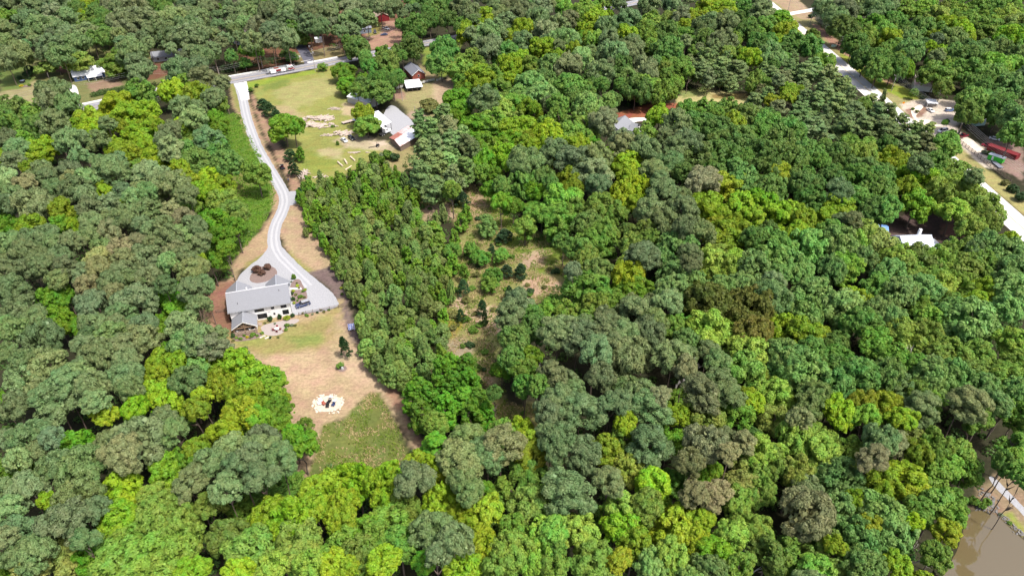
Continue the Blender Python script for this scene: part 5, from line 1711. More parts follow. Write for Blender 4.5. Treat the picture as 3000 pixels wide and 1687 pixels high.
# code: name, category, shapes, trunk, height range, crown drop factor, albedo, tone words
KINDS = {
    'P': ('pine_tree', 'pine', ['pine'], 'pine', (20, 24), (.162, .235, .09), 'grey-green pine'),
    'p': ('pine_tree', 'pine', ['pine'], 'pine', (20, 24), (.245, .295, .125), 'pale silvery pine'),
    'q': ('pine_tree', 'pine', ['pine'], 'pine', (20, 24), (.215, .245, .10), 'olive-brown pine'),
    'Z': ('slender_pine_tree', 'pine', ['midpine'], 'pine', (15, 18), (.185, .27, .09), 'slender olive-green pine'),
    'Y': ('young_pine_tree', 'young pine', ['youngpine'], 'thin', (8, 10), (.185, .275, .068), 'young dark green pine'),
    'L': ('lime_tree', 'broadleaf tree', ['broad'], 'broad', (16, 19), (.225, .345, .02), 'lime yellow-green broadleaf tree'),
    'V': ('bright_tree', 'broadleaf tree', ['broad'], 'broad', (13, 16), (.135, .28, .02), 'vivid green broadleaf tree'),
    'G': ('green_tree', 'broadleaf tree', ['broad', 'ovate'], 'broad', (15, 18), (.165, .29, .042), 'mid green broadleaf tree'),
    'A': ('apple_green_tree', 'broadleaf tree', ['broad', 'airy'], 'broad', (16, 19), (.215, .33, .05), 'pale apple-green broadleaf tree'),
    'K': ('cream_green_tree', 'broadleaf tree', ['airy', 'broad'], 'broad', (15, 18), (.27, .335, .08), 'cream-flecked yellow-green tree'),
    'D': ('dark_oak_tree', 'oak', ['oak'], 'broad', (17, 20), (.118, .235, .045), 'dark green oak'),
    'E': ('blue_green_oak_tree', 'oak', ['oak'], 'broad', (17, 20), (.155, .285, .072), 'blue-green oak'),
    'O': ('bronze_oak_tree', 'oak', ['oak'], 'broad', (19, 21), (.13, .145, .025), 'bronze-olive oak'),
    'T': ('poplar_tree', 'poplar', ['spire'], 'broad', (12, 15), (.10, .245, .018), 'deep green spired poplar'),
    'U': ('sapling_tree', 'sapling', ['sapling'], 'thin', (7, 9), (.165, .30, .03), 'fresh green pointed sapling'),
    'C': ('cedar_tree', 'cedar', ['cedar'], 'thin', (5, 7), (.045, .095, .035), 'dark conical cedar'),
    'S': ('understorey_tree', 'small tree', ['broad', 'ovate'], 'thin', (6, 8), (.13, .26, .035), 'low spreading green tree'),
}
# crown lists: (x0, y0, px per unit, 'code x y d; ...') read off the photograph piece by piece
TILES = [
 (0, 0, .2913, "P 350 120 380;P 300 230 320;P 560 170 330;P 690 210 320;P 430 270 260;P 600 350 300;P 710 390 300;P 850 370 320;G 60 170 150;P 40 300 220;P 60 460 260;L 840 90 160;D 960 140 180;G 900 260 220;D 1000 310 220;P 1150 90 320;P 1350 80 320;P 1200 220 320;P 1330 210 340;P 1280 340 380;P 1500 210 300;P 1620 280 260;P 1730 210 280;P 1850 180 330;P 1890 290 260;P 1980 210 260;P 1700 400 260;P 1850 390 280;P 1960 460 260;P 2020 570 230;D 1560 40 200;D 1660 80 180;P 1320 560 300;P 1400 660 260;P 1410 750 220;P 150 30 300;P 450 20 250;P 650 60 260;G 640 60 150;D 760 80 150;D 1050 180 160;P 60 600 260;P 200 560 300;P 520 500 300;P 620 560 260;P 760 470 260;D 1080 380 200;D 930 400 180;P 30 40 250;P 1700 60 200;P 1900 60 220;P 2040 80 200;P 2000 330 240;P 560 960 380;P 700 1060 260;P 480 1010 230;D 140 1110 330;D 40 1200 250;G 380 1130 280;G 620 1140 260;D 1420 960 320;P 1850 730 320;P 1990 720 300;L 1740 940 260;G 1870 880 240;L 1200 1090 320;L 930 1220 330;L 1300 1200 360;L 1480 1130 240;L 1600 1280 150;P 1080 1240 150;P 1850 1080 240;L 1990 960 280;P 1720 1330 240;L 1830 1310 220;P 1970 1200 260;P 540 1240 280;D 400 1290 280;G 130 1290 280;P 700 1420 260;L 960 1340 300;P 1000 1430 240;L 1400 1410 380;G 250 1420 240;P 60 1400 230;P 1650 1420 200"),
 (0, 400, .2913, "D 80 60 230;P 200 140 260;L 40 240 120;L 390 200 240;L 300 310 150;P 150 260 230;P 680 130 370;P 960 110 260;L 1130 130 160;L 1400 130 400;L 1300 230 320;L 1560 250 280;P 1740 130 270;D 1840 230 340;G 1880 40 270;L 1820 340 200;L 1900 450 240;L 2000 560 220;P 1150 340 340;P 1500 380 340;P 430 390 300;P 670 370 270;p 60 450 290;q 260 470 200;P 760 540 340;P 850 430 220;L 1030 500 130;L 1060 580 170;P 1240 570 210;P 1360 620 220;L 1250 650 90;P 1500 560 220;P 1730 520 360;P 1900 600 220;q 310 710 370;P 50 700 230;L 640 760 260;V 620 880 220;L 790 890 110;L 300 930 280;V 50 920 240;P 900 720 250;P 1080 710 280;P 1270 790 240;P 1490 760 280;p 1720 740 200;q 1850 830 260;P 1230 880 270;P 960 870 250;p 1090 950 260;P 880 1040 240;P 270 1030 240;P 500 1000 270;P 90 1080 250;P 560 1130 280;P 740 1050 240;P 260 1170 280;P 430 1210 220;P 620 1220 260;q 1370 1060 200;P 1530 960 220;P 1530 1080 200;P 1700 1020 270;P 1640 900 200;p 1240 1130 280;q 1240 1220 220;P 1480 1210 310;P 1770 1180 270;P 1950 920 260;P 2000 1080 240;V 1950 1180 150;L 2000 1250 140;q 980 1230 240;q 1000 1340 270;P 1250 1370 310;P 1560 1310 250;P 1700 1280 220;P 250 1340 270;P 420 1300 270;P 80 1340 240;P 650 1320 240;P 850 1370 240;P 1900 1350 310;P 600 1430 240;P 1480 1430 240"),
 (0, 800, .2913, "P 110 170 350;P 560 90 300;q 900 130 240;P 1100 80 240;q 1160 200 230;P 1330 90 280;P 1560 80 310;P 1660 130 220;V 560 270 290;V 590 490 340;V 830 540 200;V 1740 250 290;V 1790 390 290;V 1600 510 240;P 940 320 330;P 1390 290 390;P 1200 430 310;P 1180 540 290;P 980 520 220;P 1450 530 260;P 1930 160 270;P 2010 330 230;P 240 380 360;P 350 460 250;P 150 570 270;P 50 520 210;P 420 690 410;P 1090 630 280;P 900 620 210;q 1430 680 370;P 860 750 280;P 1220 760 310;P 1010 830 310;P 1830 560 340;P 1890 690 350;P 1300 900 280;V 1680 800 220;L 1640 920 310;L 1820 900 290;L 1580 1030 240;P 70 800 240;P 240 880 270;q 490 920 360;P 230 1090 370;P 640 1120 330;P 800 1010 280;P 1230 1060 360;P 970 1160 340;P 420 1230 250;P 1300 1180 280;E 1870 1090 330;E 2000 960 230;L 1620 1200 290;L 1650 1320 330;P 580 1310 430;P 960 1300 280;L 1380 1350 280;P 120 1350 320;V 20 1270 170;L 1050 1410 260;L 1960 1380 270;L 2040 1240 200"),
 (0, 1265, .5155, "P 140 50 190;P 30 50 130;P 230 110 150;P 300 30 130;V 470 80 230;P 370 170 180;P 470 210 270;P 800 100 330;p 700 130 240;V 110 220 140;P 100 170 150;P 240 220 140;P 160 330 230;P 30 310 130;P 40 450 180;L 270 410 120;P 430 390 240;P 530 450 160;P 370 530 260;P 130 590 240;P 200 700 230;P 480 610 150;q 40 590 130;K 360 720 260;K 200 780 180;L 710 340 270;L 670 490 210;V 960 240 230;L 1110 100 140;P 1090 280 190;G 700 600 230;G 590 640 160;A 900 480 270;A 1040 560 270;A 880 680 270;A 1010 690 250;G 700 760 280;V 60 780 150;L 1100 790 180;V 520 730 170;G 950 790 180;P 80 690 160"),
 (500, 1265, .5155, "L 130 110 160;V 60 190 160;L 300 20 190;P 540 110 210;P 620 150 200;P 410 230 230;P 220 180 180;P 130 280 190;P 320 330 190;P 510 250 200;V 740 80 170;S 640 310 210;S 720 300 160;S 420 460 200;S 520 400 180;A 60 470 190;A 160 560 260;A 220 430 180;A 40 640 190;G 330 610 240;G 430 680 270;L 570 470 240;L 690 520 260;A 720 620 250;L 780 470 140;L 880 360 260;L 820 420 160;L 980 420 230;L 1060 300 230;L 930 480 160;V 1100 560 190;G 960 660 280;G 1080 610 210;A 740 720 210;G 640 720 210;L 180 770 220;A 560 790 190;L 380 800 180;L 940 780 220;G 1120 780 160;A 800 770 180"),
 (1000, 1265, .5155, "L 80 310 230;L 230 330 230;L 260 240 150;P 410 270 230;L 520 210 180;L 560 270 170;P 660 150 250;P 700 270 210;P 830 130 230;q 900 70 240;P 720 350 170;T 550 70 200;L 1050 70 150;L 1080 130 170;V 820 340 130;L 570 400 250;L 690 480 160;L 820 460 190;G 1050 250 230;G 1110 180 170;A 1060 420 260;G 380 430 170;L 100 510 190;G 310 520 240;G 330 630 190;G 90 660 220;G 200 600 200;P 520 560 240;P 640 640 210;P 540 710 160;L 240 760 210;L 790 650 180;L 780 590 150;L 680 780 230;A 960 680 240;A 1100 730 230;A 1140 580 170;S 900 560 160;L 30 780 140;V 480 740 140;L 30 480 150;A 900 780 200"),
 (1600, 1265, .5155, "P 60 70 230;P 220 150 220;L 340 100 170;P 590 90 260;G 440 40 190;p 900 60 250;q 830 180 180;p 1130 60 130;q 1040 130 130;P 130 360 280;P 350 280 180;A 470 230 190;L 610 290 180;V 690 60 190;S 720 300 190;V 880 250 110;V 950 230 110;A 420 410 180;A 570 430 190;p 850 360 180;p 970 370 180;K 1100 320 230;K 1120 180 190;A 1100 400 190;S 300 500 170;V 640 400 140;L 440 560 210;L 500 640 190;A 180 570 230;A 40 570 180;A 290 740 270;A 40 760 170;L 740 580 300;L 900 510 160;L 850 640 210;L 950 690 190;E 590 760 220;A 1050 590 210;A 1130 540 170;E 920 780 190;A 700 720 210;G 60 690 160;L 420 740 140;G 1110 760 170"),
 (2200, 1265, .5155, "A 240 60 210;A 380 120 210;A 70 130 230;A 130 190 210;G 550 120 210;P 740 60 210;q 680 140 170;G 900 50 190;L 950 120 160;G 1060 110 210;A 250 240 190;E 500 270 270;L 730 290 200;L 860 290 230;G 1030 280 210;G 1110 180 170;q 290 450 310;E 480 450 210;G 40 350 190;A 40 570 190;L 600 400 150;E 740 480 250;G 930 450 170;G 1060 420 180;E 600 640 290;E 800 600 290;L 670 550 150;L 1110 570 140;G 400 700 290;G 220 710 270;G 100 690 200;L 480 660 120;E 640 760 230;L 820 770 170;G 1060 720 170;L 920 510 110;G 360 790 200;G 1120 470 160;G 30 240 170"),
 (1800, 822, .5155, "V 100 70 240;L 60 40 210;E 310 60 190;E 450 50 180;p 310 130 160;p 130 180 180;E 600 50 180;E 720 30 160;P 900 100 220;E 1090 60 210;E 1060 190 230;P 240 220 140;P 180 310 210;P 40 290 180;O 520 150 300;O 750 170 270;O 780 300 210;G 330 280 160;A 540 290 270;E 410 350 140;L 960 290 240;L 1080 300 190;P 100 470 270;P 330 430 200;q 400 500 150;P 580 450 150;A 760 440 270;G 720 560 280;E 1000 500 290;E 1100 540 270;E 960 420 210;P 150 650 190;P 200 720 210;P 30 690 160;q 260 660 130;S 360 680 170;P 500 640 210;P 640 650 180;A 520 770 220;A 700 760 190;L 780 710 140;A 900 650 240;A 900 790 210;L 360 780 150;E 1100 710 190;q 1060 790 150;L 60 810 150;E 1140 640 170;D 1120 400 170"),
 (2400, 822, .5155, "E 80 150 270;D 220 250 210;L 170 110 160;D 320 60 210;E 450 90 210;E 580 60 190;E 330 190 180;E 420 230 170;A 470 330 230;G 560 170 210;G 600 310 170;G 780 60 230;A 700 40 190;L 960 50 160;E 1110 60 190;E 760 180 180;E 830 270 330;E 1050 160 170;G 740 420 200;G 660 430 160;G 910 430 190;G 300 370 190;G 400 440 200;G 560 480 130;E 640 560 210;E 770 580 230;E 620 490 140;D 60 520 210;D 200 540 240;E 80 640 230;D 380 540 210;E 450 610 180;G 860 540 170;E 930 610 170;G 1090 500 230;G 1060 560 180;E 1110 630 190;A 560 630 150;L 100 770 200;L 240 710 160;L 400 720 210;P 580 730 210;q 820 690 220;G 640 680 140;L 460 790 160;E 980 680 160;A 1050 720 190;G 900 780 160;G 1110 350 170;G 260 780 180;P 230 800 140;G 1130 770 160"),
 (1200, 822, .5155, "P 620 120 180;P 580 200 170;S 830 150 170;S 760 160 120;G 1010 60 270;G 1050 160 170;D 690 200 120;D 600 330 170;D 720 280 180;P 840 290 200;P 950 320 210;P 1050 400 200;P 1120 270 160;D 600 450 160;V 680 440 140;P 820 540 160;P 1100 560 180;V 520 500 110;G 650 520 150;P 840 680 210;P 970 740 240;P 780 760 190;P 1140 700 150;V 1060 760 100;D 740 600 130;C 295 195 60;C 415 150 60;C 425 210 45;S 455 20 120;C 305 35 75;C 565 65 55;Y 230 65 65;P 1140 360 160;T 250 480 150;T 320 500 150;T 180 530 140;T 60 620 150;T 240 590 140;T 340 580 150;T 120 660 150;T 300 680 160;T 400 700 160;T 200 730 150;T 80 740 160;T 350 760 150;T 20 660 140;T 440 760 110;D 480 640 85;U 30 540 90;U 185 410 70"),
 (1200, 400, .5155, "Z 60 100 170;Z 150 70 160;Z 240 50 160;Z 330 60 150;Z 60 220 160;Z 160 170 170;Z 220 160 160;Z 310 190 160;Z 140 290 160;Z 250 240 150;Z 370 110 130;V 430 60 150;V 430 150 160;L 560 120 160;V 590 30 160;P 660 160 210;L 760 100 200;L 660 60 150;L 910 70 130;P 820 90 160;P 950 150 210;P 1050 130 190;p 1050 230 210;L 1120 130 140;L 900 260 180;G 880 380 230;G 850 480 210;G 950 430 180;D 1010 500 160;G 1060 600 210;G 1110 540 160;L 1080 500 140;V 700 310 120;V 590 390 110;V 520 380 110;S 720 430 180;S 660 510 120;D 660 270 200;D 750 260 180;D 960 650 170;G 1000 700 170;E 1090 770 180;P 930 770 110;C 540 560 100;Y 430 500 140;C 300 350 90;U 320 430 75;U 290 490 90;U 260 570 75;S 350 640 105;S 240 650 115;S 400 690 115;S 520 680 100;U 310 770 75;U 250 720 95;C 550 760 80;C 630 760 80;C 470 650 45;U 130 540 140;U 160 600 120;U 60 530 100;Y 190 430 60;Y 150 470 60;S 470 790 110;G 1080 400 160"),
 (1800, 400, .5155, "P 50 60 160;P 170 90 190;P 300 160 160;P 220 200 160;P 330 60 140;L 80 180 180;L 90 250 160;L 50 330 180;L 130 300 150;G 20 440 150;P 270 310 180;E 390 210 120;P 430 40 160;D 450 120 230;D 600 130 260;D 620 50 180;D 720 80 180;D 830 90 160;D 950 60 260;D 1000 150 210;D 1100 110 190;q 480 260 200;E 740 240 170;D 830 220 210;L 930 210 140;L 650 310 230;L 540 430 220;L 720 390 150;D 900 310 190;D 1060 280 160;D 1110 370 180;K 1060 360 150;L 830 400 180;L 960 490 250;L 1050 480 160;L 1040 540 140;P 220 420 200;P 270 490 200;P 380 430 180;P 400 530 150;P 490 550 160;L 640 590 260;L 680 510 160;A 90 630 150;E 350 670 270;P 170 690 190;P 440 720 120;D 800 580 160;D 900 650 250;E 1080 630 230;A 560 730 190;A 650 770 230;E 780 750 210;E 930 750 250;L 80 800 180;E 340 790 180;E 1040 760 190;L 780 470 140;G 180 540 160;G 210 590 130"),
 (2400, 400, .5155, "D 100 130 190;G 230 130 180;D 60 100 160;G 170 80 150;L 400 150 180;D 380 60 120;Z 500 60 170;Z 490 130 130;Z 590 50 150;P 580 160 130;G 710 70 170;D 660 150 130;G 760 220 210;G 800 180 180;P 880 230 110;D 330 250 170;D 200 260 210;D 40 260 160;P 110 320 160;E 250 200 170;D 330 340 230;D 380 430 190;D 300 420 160;L 100 420 180;P 200 480 120;L 570 260 210;L 500 290 150;V 540 400 180;A 720 330 210;A 820 380 250;A 900 420 230;A 850 300 180;A 950 480 150;A 760 430 160;A 850 520 150;S 970 580 110;A 270 570 190;K 330 640 200;A 220 620 160;A 430 715 200;E 100 620 230;D 60 560 170;E 230 700 160;G 560 715 200;G 660 730 210;A 780 685 210;G 900 730 190;L 920 770 140;E 950 640 200;E 1050 690 230;E 1100 760 190;L 1080 620 170;E 60 760 180;G 160 770 200;E 380 780 180;G 480 770 210;G 620 790 180;G 800 770 210;E 1020 780 190;E 880 650 120"),
 (1200, 0, .5155, "D 40 160 200;D 20 280 140;D 190 290 150;D 180 370 150;G 340 340 210;G 290 400 180;P 340 80 180;P 300 40 140;D 150 60 210;D 70 20 160;D 230 40 150;L 430 110 140;L 340 210 130;P 450 200 180;P 520 90 170;P 560 30 150;P 540 150 160;P 640 90 150;P 740 50 160;P 720 120 150;L 640 170 120;L 610 230 100;P 650 260 200;L 760 300 200;P 460 280 160;D 540 310 160;P 780 180 130;P 850 150 130;P 870 240 180;G 880 50 120;G 990 50 130;G 960 100 120;P 900 120 120;L 1060 130 140;L 1040 180 100;P 1120 170 140;P 1130 220 120;G 1060 250 130;L 940 280 90;V 970 230 100;P 980 340 140;q 900 380 150;P 1120 300 140;L 550 390 150;L 630 370 150;G 690 380 130;L 400 460 200;G 480 440 140;E 820 400 210;E 690 490 260;E 740 560 230;D 910 500 230;G 510 520 160;P 420 570 180;V 290 570 200;V 280 640 150;G 510 630 240;G 590 620 170;L 680 640 180;V 400 730 230;G 480 700 180;L 640 750 210;L 780 770 180;D 860 600 130;E 1000 620 180;G 850 690 150;G 920 720 150;D 1050 480 160;D 1100 500 170;P 1100 420 150;D 1070 400 140;P 1120 700 180;G 1000 740 190;G 1040 700 150;G 920 780 160;Z 130 740 160;Z 220 730 170;Z 60 700 120;Z 300 790 150;Z 180 660 140;V 770 120 60;V 740 130 50"),
 (1800, 0, .5155, "P 60 120 150;D 90 100 180;P 200 40 180;G 210 140 140;P 330 30 150;L 440 120 130;L 60 160 120;L 80 220 120;G 320 120 150;P 380 90 100;L 520 40 120;L 620 70 180;P 510 80 130;D 740 70 160;P 840 80 140;P 640 120 130;P 560 130 140;P 500 170 140;G 190 210 180;D 290 200 190;E 320 300 240;G 400 220 160;D 520 230 130;P 40 230 130;P 100 300 160;P 10 310 140;D 740 190 240;D 650 180 160;P 610 240 160;G 670 240 110;D 840 260 160;G 860 160 120;V 940 120 150;L 970 200 140;D 1010 250 210;D 1110 270 140;G 1120 210 85;L 770 340 120;E 890 330 160;P 790 370 130;Z 520 340 150;Z 600 380 170;Z 690 400 160;Z 480 400 140;G 370 400 160;D 50 400 160;P 150 410 200;D 200 430 200;D 70 470 190;G 60 530 180;G 180 500 170;G 290 530 160;L 250 670 150;D 120 520 160;Z 880 430 130;Z 990 400 160;Z 1080 420 160;Z 960 460 150;Z 1130 390 140;G 810 460 130;G 790 500 130;Z 800 600 160;Z 930 640 160;Z 1050 640 170;L 1000 550 100;Z 1070 570 140;Z 1130 590 150;Z 850 560 130;L 890 580 80;G 420 650 140;G 520 640 170;D 650 640 160;D 480 730 210;D 590 760 210;L 680 710 160;P 360 700 160;P 420 780 160;D 760 690 190;D 860 720 180;D 830 780 210;D 960 760 190;P 40 790 120;G 170 780 170;Z 1130 740 180;D 1010 790 180;D 720 790 170"),
 (2400, 0, .5155, "P 30 40 140;P 90 100 140;P 140 60 140;P 220 50 180;P 330 60 160;P 390 50 120;D 130 170 150;D 190 260 150;D 260 340 150;D 330 400 140;G 280 220 160;G 240 240 150;G 360 190 130;G 310 150 130;D 430 130 150;G 480 60 160;G 570 50 160;L 400 230 120;G 430 280 230;E 520 300 180;D 580 170 230;K 660 100 120;G 770 70 150;L 740 160 160;L 810 190 140;G 900 60 130;D 990 50 110;G 1080 30 120;A 1060 100 160;K 1130 150 150;G 850 120 130;L 680 240 150;E 760 240 160;E 520 240 130;G 660 440 220;G 680 500 200;D 860 340 170;D 850 420 190;G 880 380 150;D 960 450 190;G 990 380 160;E 1040 290 120;E 1120 310 110;L 1080 220 150;G 960 170 150;E 920 290 130;G 1090 390 160;E 1080 500 230;E 1120 460 160;D 870 590 180;D 840 640 150;E 940 580 130;D 1020 640 220;E 1110 700 200;D 1100 770 160;V 500 390 110;D 420 380 150;D 350 350 140;S 540 530 55;Z 60 440 160;Z 120 490 140;Z 30 520 150;Z 100 600 160;Z 190 650 180;Z 270 600 160;Z 330 650 160;Z 390 650 130;Z 150 730 180;Z 260 740 190;Z 360 750 190;Z 450 720 150;Z 540 750 150;Z 610 770 130;Z 350 570 55;G 20 370 130;S 715 700 40;S 750 760 55"),
 (500, 200, .7326, "P 60 30 110;P 140 40 100;P 205 62 70;L 50 90 90;L 140 130 110;G 200 140 65;P 50 150 90;P 120 190 110;P 170 120 90;L 50 240 100;V 190 210 75;P 70 280 100;P 150 290 120;D 180 350 140;G 150 320 110;D 60 340 130;D 90 390 130;D 230 385 110;L 40 410 90;L 80 450 100;L 150 500 115;G 210 540 110;G 250 580 105;V 190 560 100;P 40 480 115;P 60 530 110;V 180 620 115;V 215 680 95;V 262 640 85;P 60 600 110;P 130 640 115;P 140 700 110;P 50 680 110;P 60 760 110;P 110 770 100;V 160 770 85;V 222 725 70;P 20 560 100;C 370 140 62;C 395 165 62;C 418 190 55;V 455 245 110;V 490 235 80;C 478 345 58;C 492 400 55;U 515 340 40;C 515 505 34;U 190 60 40"),
 (0, 0, .2913, "A 790 640 300 14;G 1170 640 330 15;K 450 690 215 9"),
 (500, 200, .7326, "G 345 425 105 16"),
 (700, 0, .2913, "D 1190 500 340 17;D 1490 620 480 19;D 1370 930 400 15;V 1040 720 260 11;V 1090 860 230 10;L 1250 1150 220 12;G 1290 1270 260 10;S 840 670 110 5;S 1110 950 90 4;P 100 130 250;P 300 150 260;P 180 280 230;P 60 260 200;P 450 250 260;P 330 330 230;P 530 130 250;P 680 90 250;P 760 170 280;P 900 180 280;P 860 60 220;P 700 250 220;P 820 280 200;P 1000 60 230;P 1130 100 230;P 1260 60 260;P 1180 220 230;P 1290 200 200;P 1420 60 200;P 1560 100 200;P 480 400 240;P 330 430 200;P 150 430 230;D 560 300 220;D 640 400 180 8;D 480 560 150 7;D 540 580 120 7;D 60 640 140 8;D 1970 100 200;D 2100 200 180;D 1850 60 180;P 2300 180 200"),
 (2650, 1350, .2326, "D 1250 40 300;D 1440 110 280;D 1500 260 200;G 1380 -60 260"),
 (500, 600, 1, "C 512 410 38 8.5;Y 396 78 22 4.5;S 497 470 24 2.2;S 234 -338 18 2.5;S 253 -349 14 2"),
 (500, 950, .5155, "P 170 90 210;P 90 100 200;P 240 130 170;P 60 60 150;P 270 60 110;Z 450 230 140;V 60 210 170;V 20 160 140;E 90 330 240;L 250 260 190;L 390 230 180;L 210 420 260;L 280 350 200;L 480 350 240;V 560 330 170;L 440 420 210;V 560 420 200;V 620 480 150;L 160 500 210;L 300 570 230;L 400 540 210;V 500 560 190;V 620 580 150;S 760 580 110;S 770 650 130;S 720 710 120;P 30 600 170;L 120 700 190;P 220 770 180;P 400 790 160;P 560 720 220;P 600 790 190;P 460 750 170;V 690 620 120"),
]
# ground that stays in view: no filler tree may cover it (pixel polygons)
CLEAR = [
    [(0, 235), (150, 200), (190, 250), (100, 290), (0, 300)], [(170, 215), (330, 190), (370, 255), (240, 330), (190, 300)],
    [(240, 300), (700, 205), (1010, 150), (1010, 195), (720, 255), (240, 335)], [(420, 190), (520, 170), (520, 215), (430, 240)],
    [(680, 210), (930, 150), (1020, 160), (1040, 200), (980, 240), (1040, 290), (1040, 330), (1150, 300), (1200, 250), (1290, 225), (1330, 250), (1300, 330), (1240, 360), (1240, 400), (1160, 450), (1060, 490), (990, 530), (880, 540), (850, 470), (820, 340), (750, 310), (740, 400), (700, 330)],
    [(1235, 110), (1345, 95), (1340, 130), (1300, 160), (1240, 240), (1200, 260), (1200, 180)],
    [(1060, 40), (1150, 40), (1160, 120), (1080, 140)], [(850, 100), (950, 80), (950, 170), (860, 190)],
    [(690, 210), (760, 250), (850, 480), (890, 550), (870, 600), (960, 700), (1000, 790), (1015, 860), (1020, 900), (1050, 960), (1080, 1060), (1140, 1130), (1200, 1230), (1230, 1300), (1180, 1330), (1080, 1340), (960, 1350), (900, 1390), (930, 1260), (860, 1230), (840, 1150), (800, 1080), (740, 1040), (680, 1020), (650, 990), (630, 880), (690, 810), (700, 740), (760, 680), (720, 640), (690, 480), (680, 380), (680, 280)],
    [(1370, 570), (1440, 600), (1500, 700), (1640, 740), (1660, 820), (1560, 860), (1460, 880), (1450, 960), (1430, 1060), (1460, 1140), (1540, 1190), (1480, 1210), (1400, 1060), (1310, 1050), (1310, 880), (1350, 700), (1330, 620)],
    [(1990, 290), (2060, 268), (2180, 285), (2170, 308), (2000, 320)], [(1800, 320), (1900, 310), (1990, 330), (1900, 400), (1790, 400)],
    [(2255, 0), (2330, 0), (2480, 130), (2560, 195), (2700, 230), (2740, 300), (2830, 310), (2900, 360), (2940, 400), (3000, 430), (3000, 640), (2930, 720), (2900, 600), (2870, 540), (2780, 440), (2690, 370), (2560, 290), (2440, 200), (2300, 60)],
    [(2540, 650), (2600, 640), (2700, 620), (2850, 680), (2830, 730), (2600, 730)],
    [(2850, 1480), (2880, 1400), (2910, 1390), (3000, 1470), (3000, 1687), (2800, 1687), (2830, 1560)],
    [(1835, 0), (1860, 0), (1860, 10), (1835, 10)],
]


def in_poly(poly, x, y):
    c = False
    n = len(poly)
    for i in range(n):
        (ax, ay), (bx, by) = poly[i], poly[(i + 1) % n]
        if (ay > y) != (by > y) and x < ax + (y - ay) * (bx - ax) / (by - ay):
            c = not c
    return c


def crown_height(code, r, hgt):
    """Real crown depth in metres for a crown of radius r."""
    if code in 'Pp' or code == 'q':
        return r * 1.85
    if code in 'ZYUTC':
        return hgt * (.86 if code in 'YUC' else .72)
    return min(r * 1.95, hgt * .85)


TREES = []      # (code, x, y, r, height, image x, image y, image d)


def put(code, ix, iy, dpx, hgt=None, listed=True):
    hgt = hgt or R.uniform(*KINDS[code][4])
    for _ in range(2):
        hc = hgt - .5 * (crown_height(code, 4.5 if _ == 0 else r, hgt))
        g = G(ix, iy, hc)
        z = depth(g.x, g.y, hc)
        r = max(.8, min(9, dpx * z / FPX * (.48 if code in 'SUCYZ' else .54)))
    TREES.append((code, g.x, g.y, r, hgt, ix, iy, dpx))


for x0, y0, s, txt in TILES:
    for it in txt.split(';'):
        c, a, b_, d, *hx = it.split()
        ix, iy, dp = x0 + float(a) * s, y0 + float(b_) * s, float(d) * s
        if any((ix - t[5]) ** 2 + (iy - t[6]) ** 2 < (.36 * min(dp, t[7])) ** 2 for t in TREES):
            continue
        hgt = None
        if hx:
            hgt = float(hx[0])
        put(c, ix, iy, dp, hgt)
N_LISTED = len(TREES)

# the young pine stand between the yard and the clearing
STAND = [(868, 560), (920, 510), (985, 520), (1060, 470), (1130, 470), (1180, 520), (1220, 560), (1225, 620), (1260, 690), (1300, 760), (1310, 850), (1300, 930), (1300, 1020), (1250, 1090), (1190, 1120), (1120, 1090), (1080, 1030), (1050, 930), (1030, 860), (1005, 800), (960, 720), (905, 640)]
sx = [p[0] for p in STAND]
sy = [p[1] for p in STAND]
stand_pts = []
tries = 0
while tries < 9000:
    tries += 1
    ix, iy = R.uniform(min(sx), max(sx)), R.uniform(min(sy), max(sy))
    if not in_poly(STAND, ix, iy):
        continue
    hg = R.uniform(5.5, 10)
    g = G(ix, iy + 8, hg * .5)
    if any((g.x - p[0]) ** 2 + (g.y - p[1]) ** 2 < R.uniform(2.3, 4.2) ** 2 for p in stand_pts):
        continue
    if any(t[0] in 'UYSC' and (g.x - t[1]) ** 2 + (g.y - t[2]) ** 2 < 6 for t in TREES):
        continue
    stand_pts.append((g.x, g.y))
    # saplings mix in at the far end and along the left edge
    ps = .66 if iy < 640 else (.2 if iy < 760 else .15)
    if iy < 760 and ix < 905 + (iy - 560) * .42 + 26:
        ps = .8
    if ix > 1225 + (iy - 700) * .1 and iy > 640:
        ps = .45
    code = 'U' if R.random() < ps else 'Y'
    r = R.uniform(1.8, 3.1) if code == 'Y' else R.uniform(1.5, 2.5)
    hh = hg if code == 'Y' else hg * R.uniform(.75, 1.0)
    TREES.append((code, g.x, g.y, r, hh, ix, iy, 2 * r * FPX / depth(g.x, g.y, 4)))
N_STAND = len(TREES)

# filler trees: wherever the wood has a hole, of the kind of the nearest crown read off the photograph
LX = np.array([t[5] for t in TREES[:N_LISTED]])
LY = np.array([t[6] for t in TREES[:N_LISTED]])
fill_try = 0
cells = {}


def cell_add(x, y, r):
    cells.setdefault((int(x // 12), int(y // 12)), []).append((x, y, r))


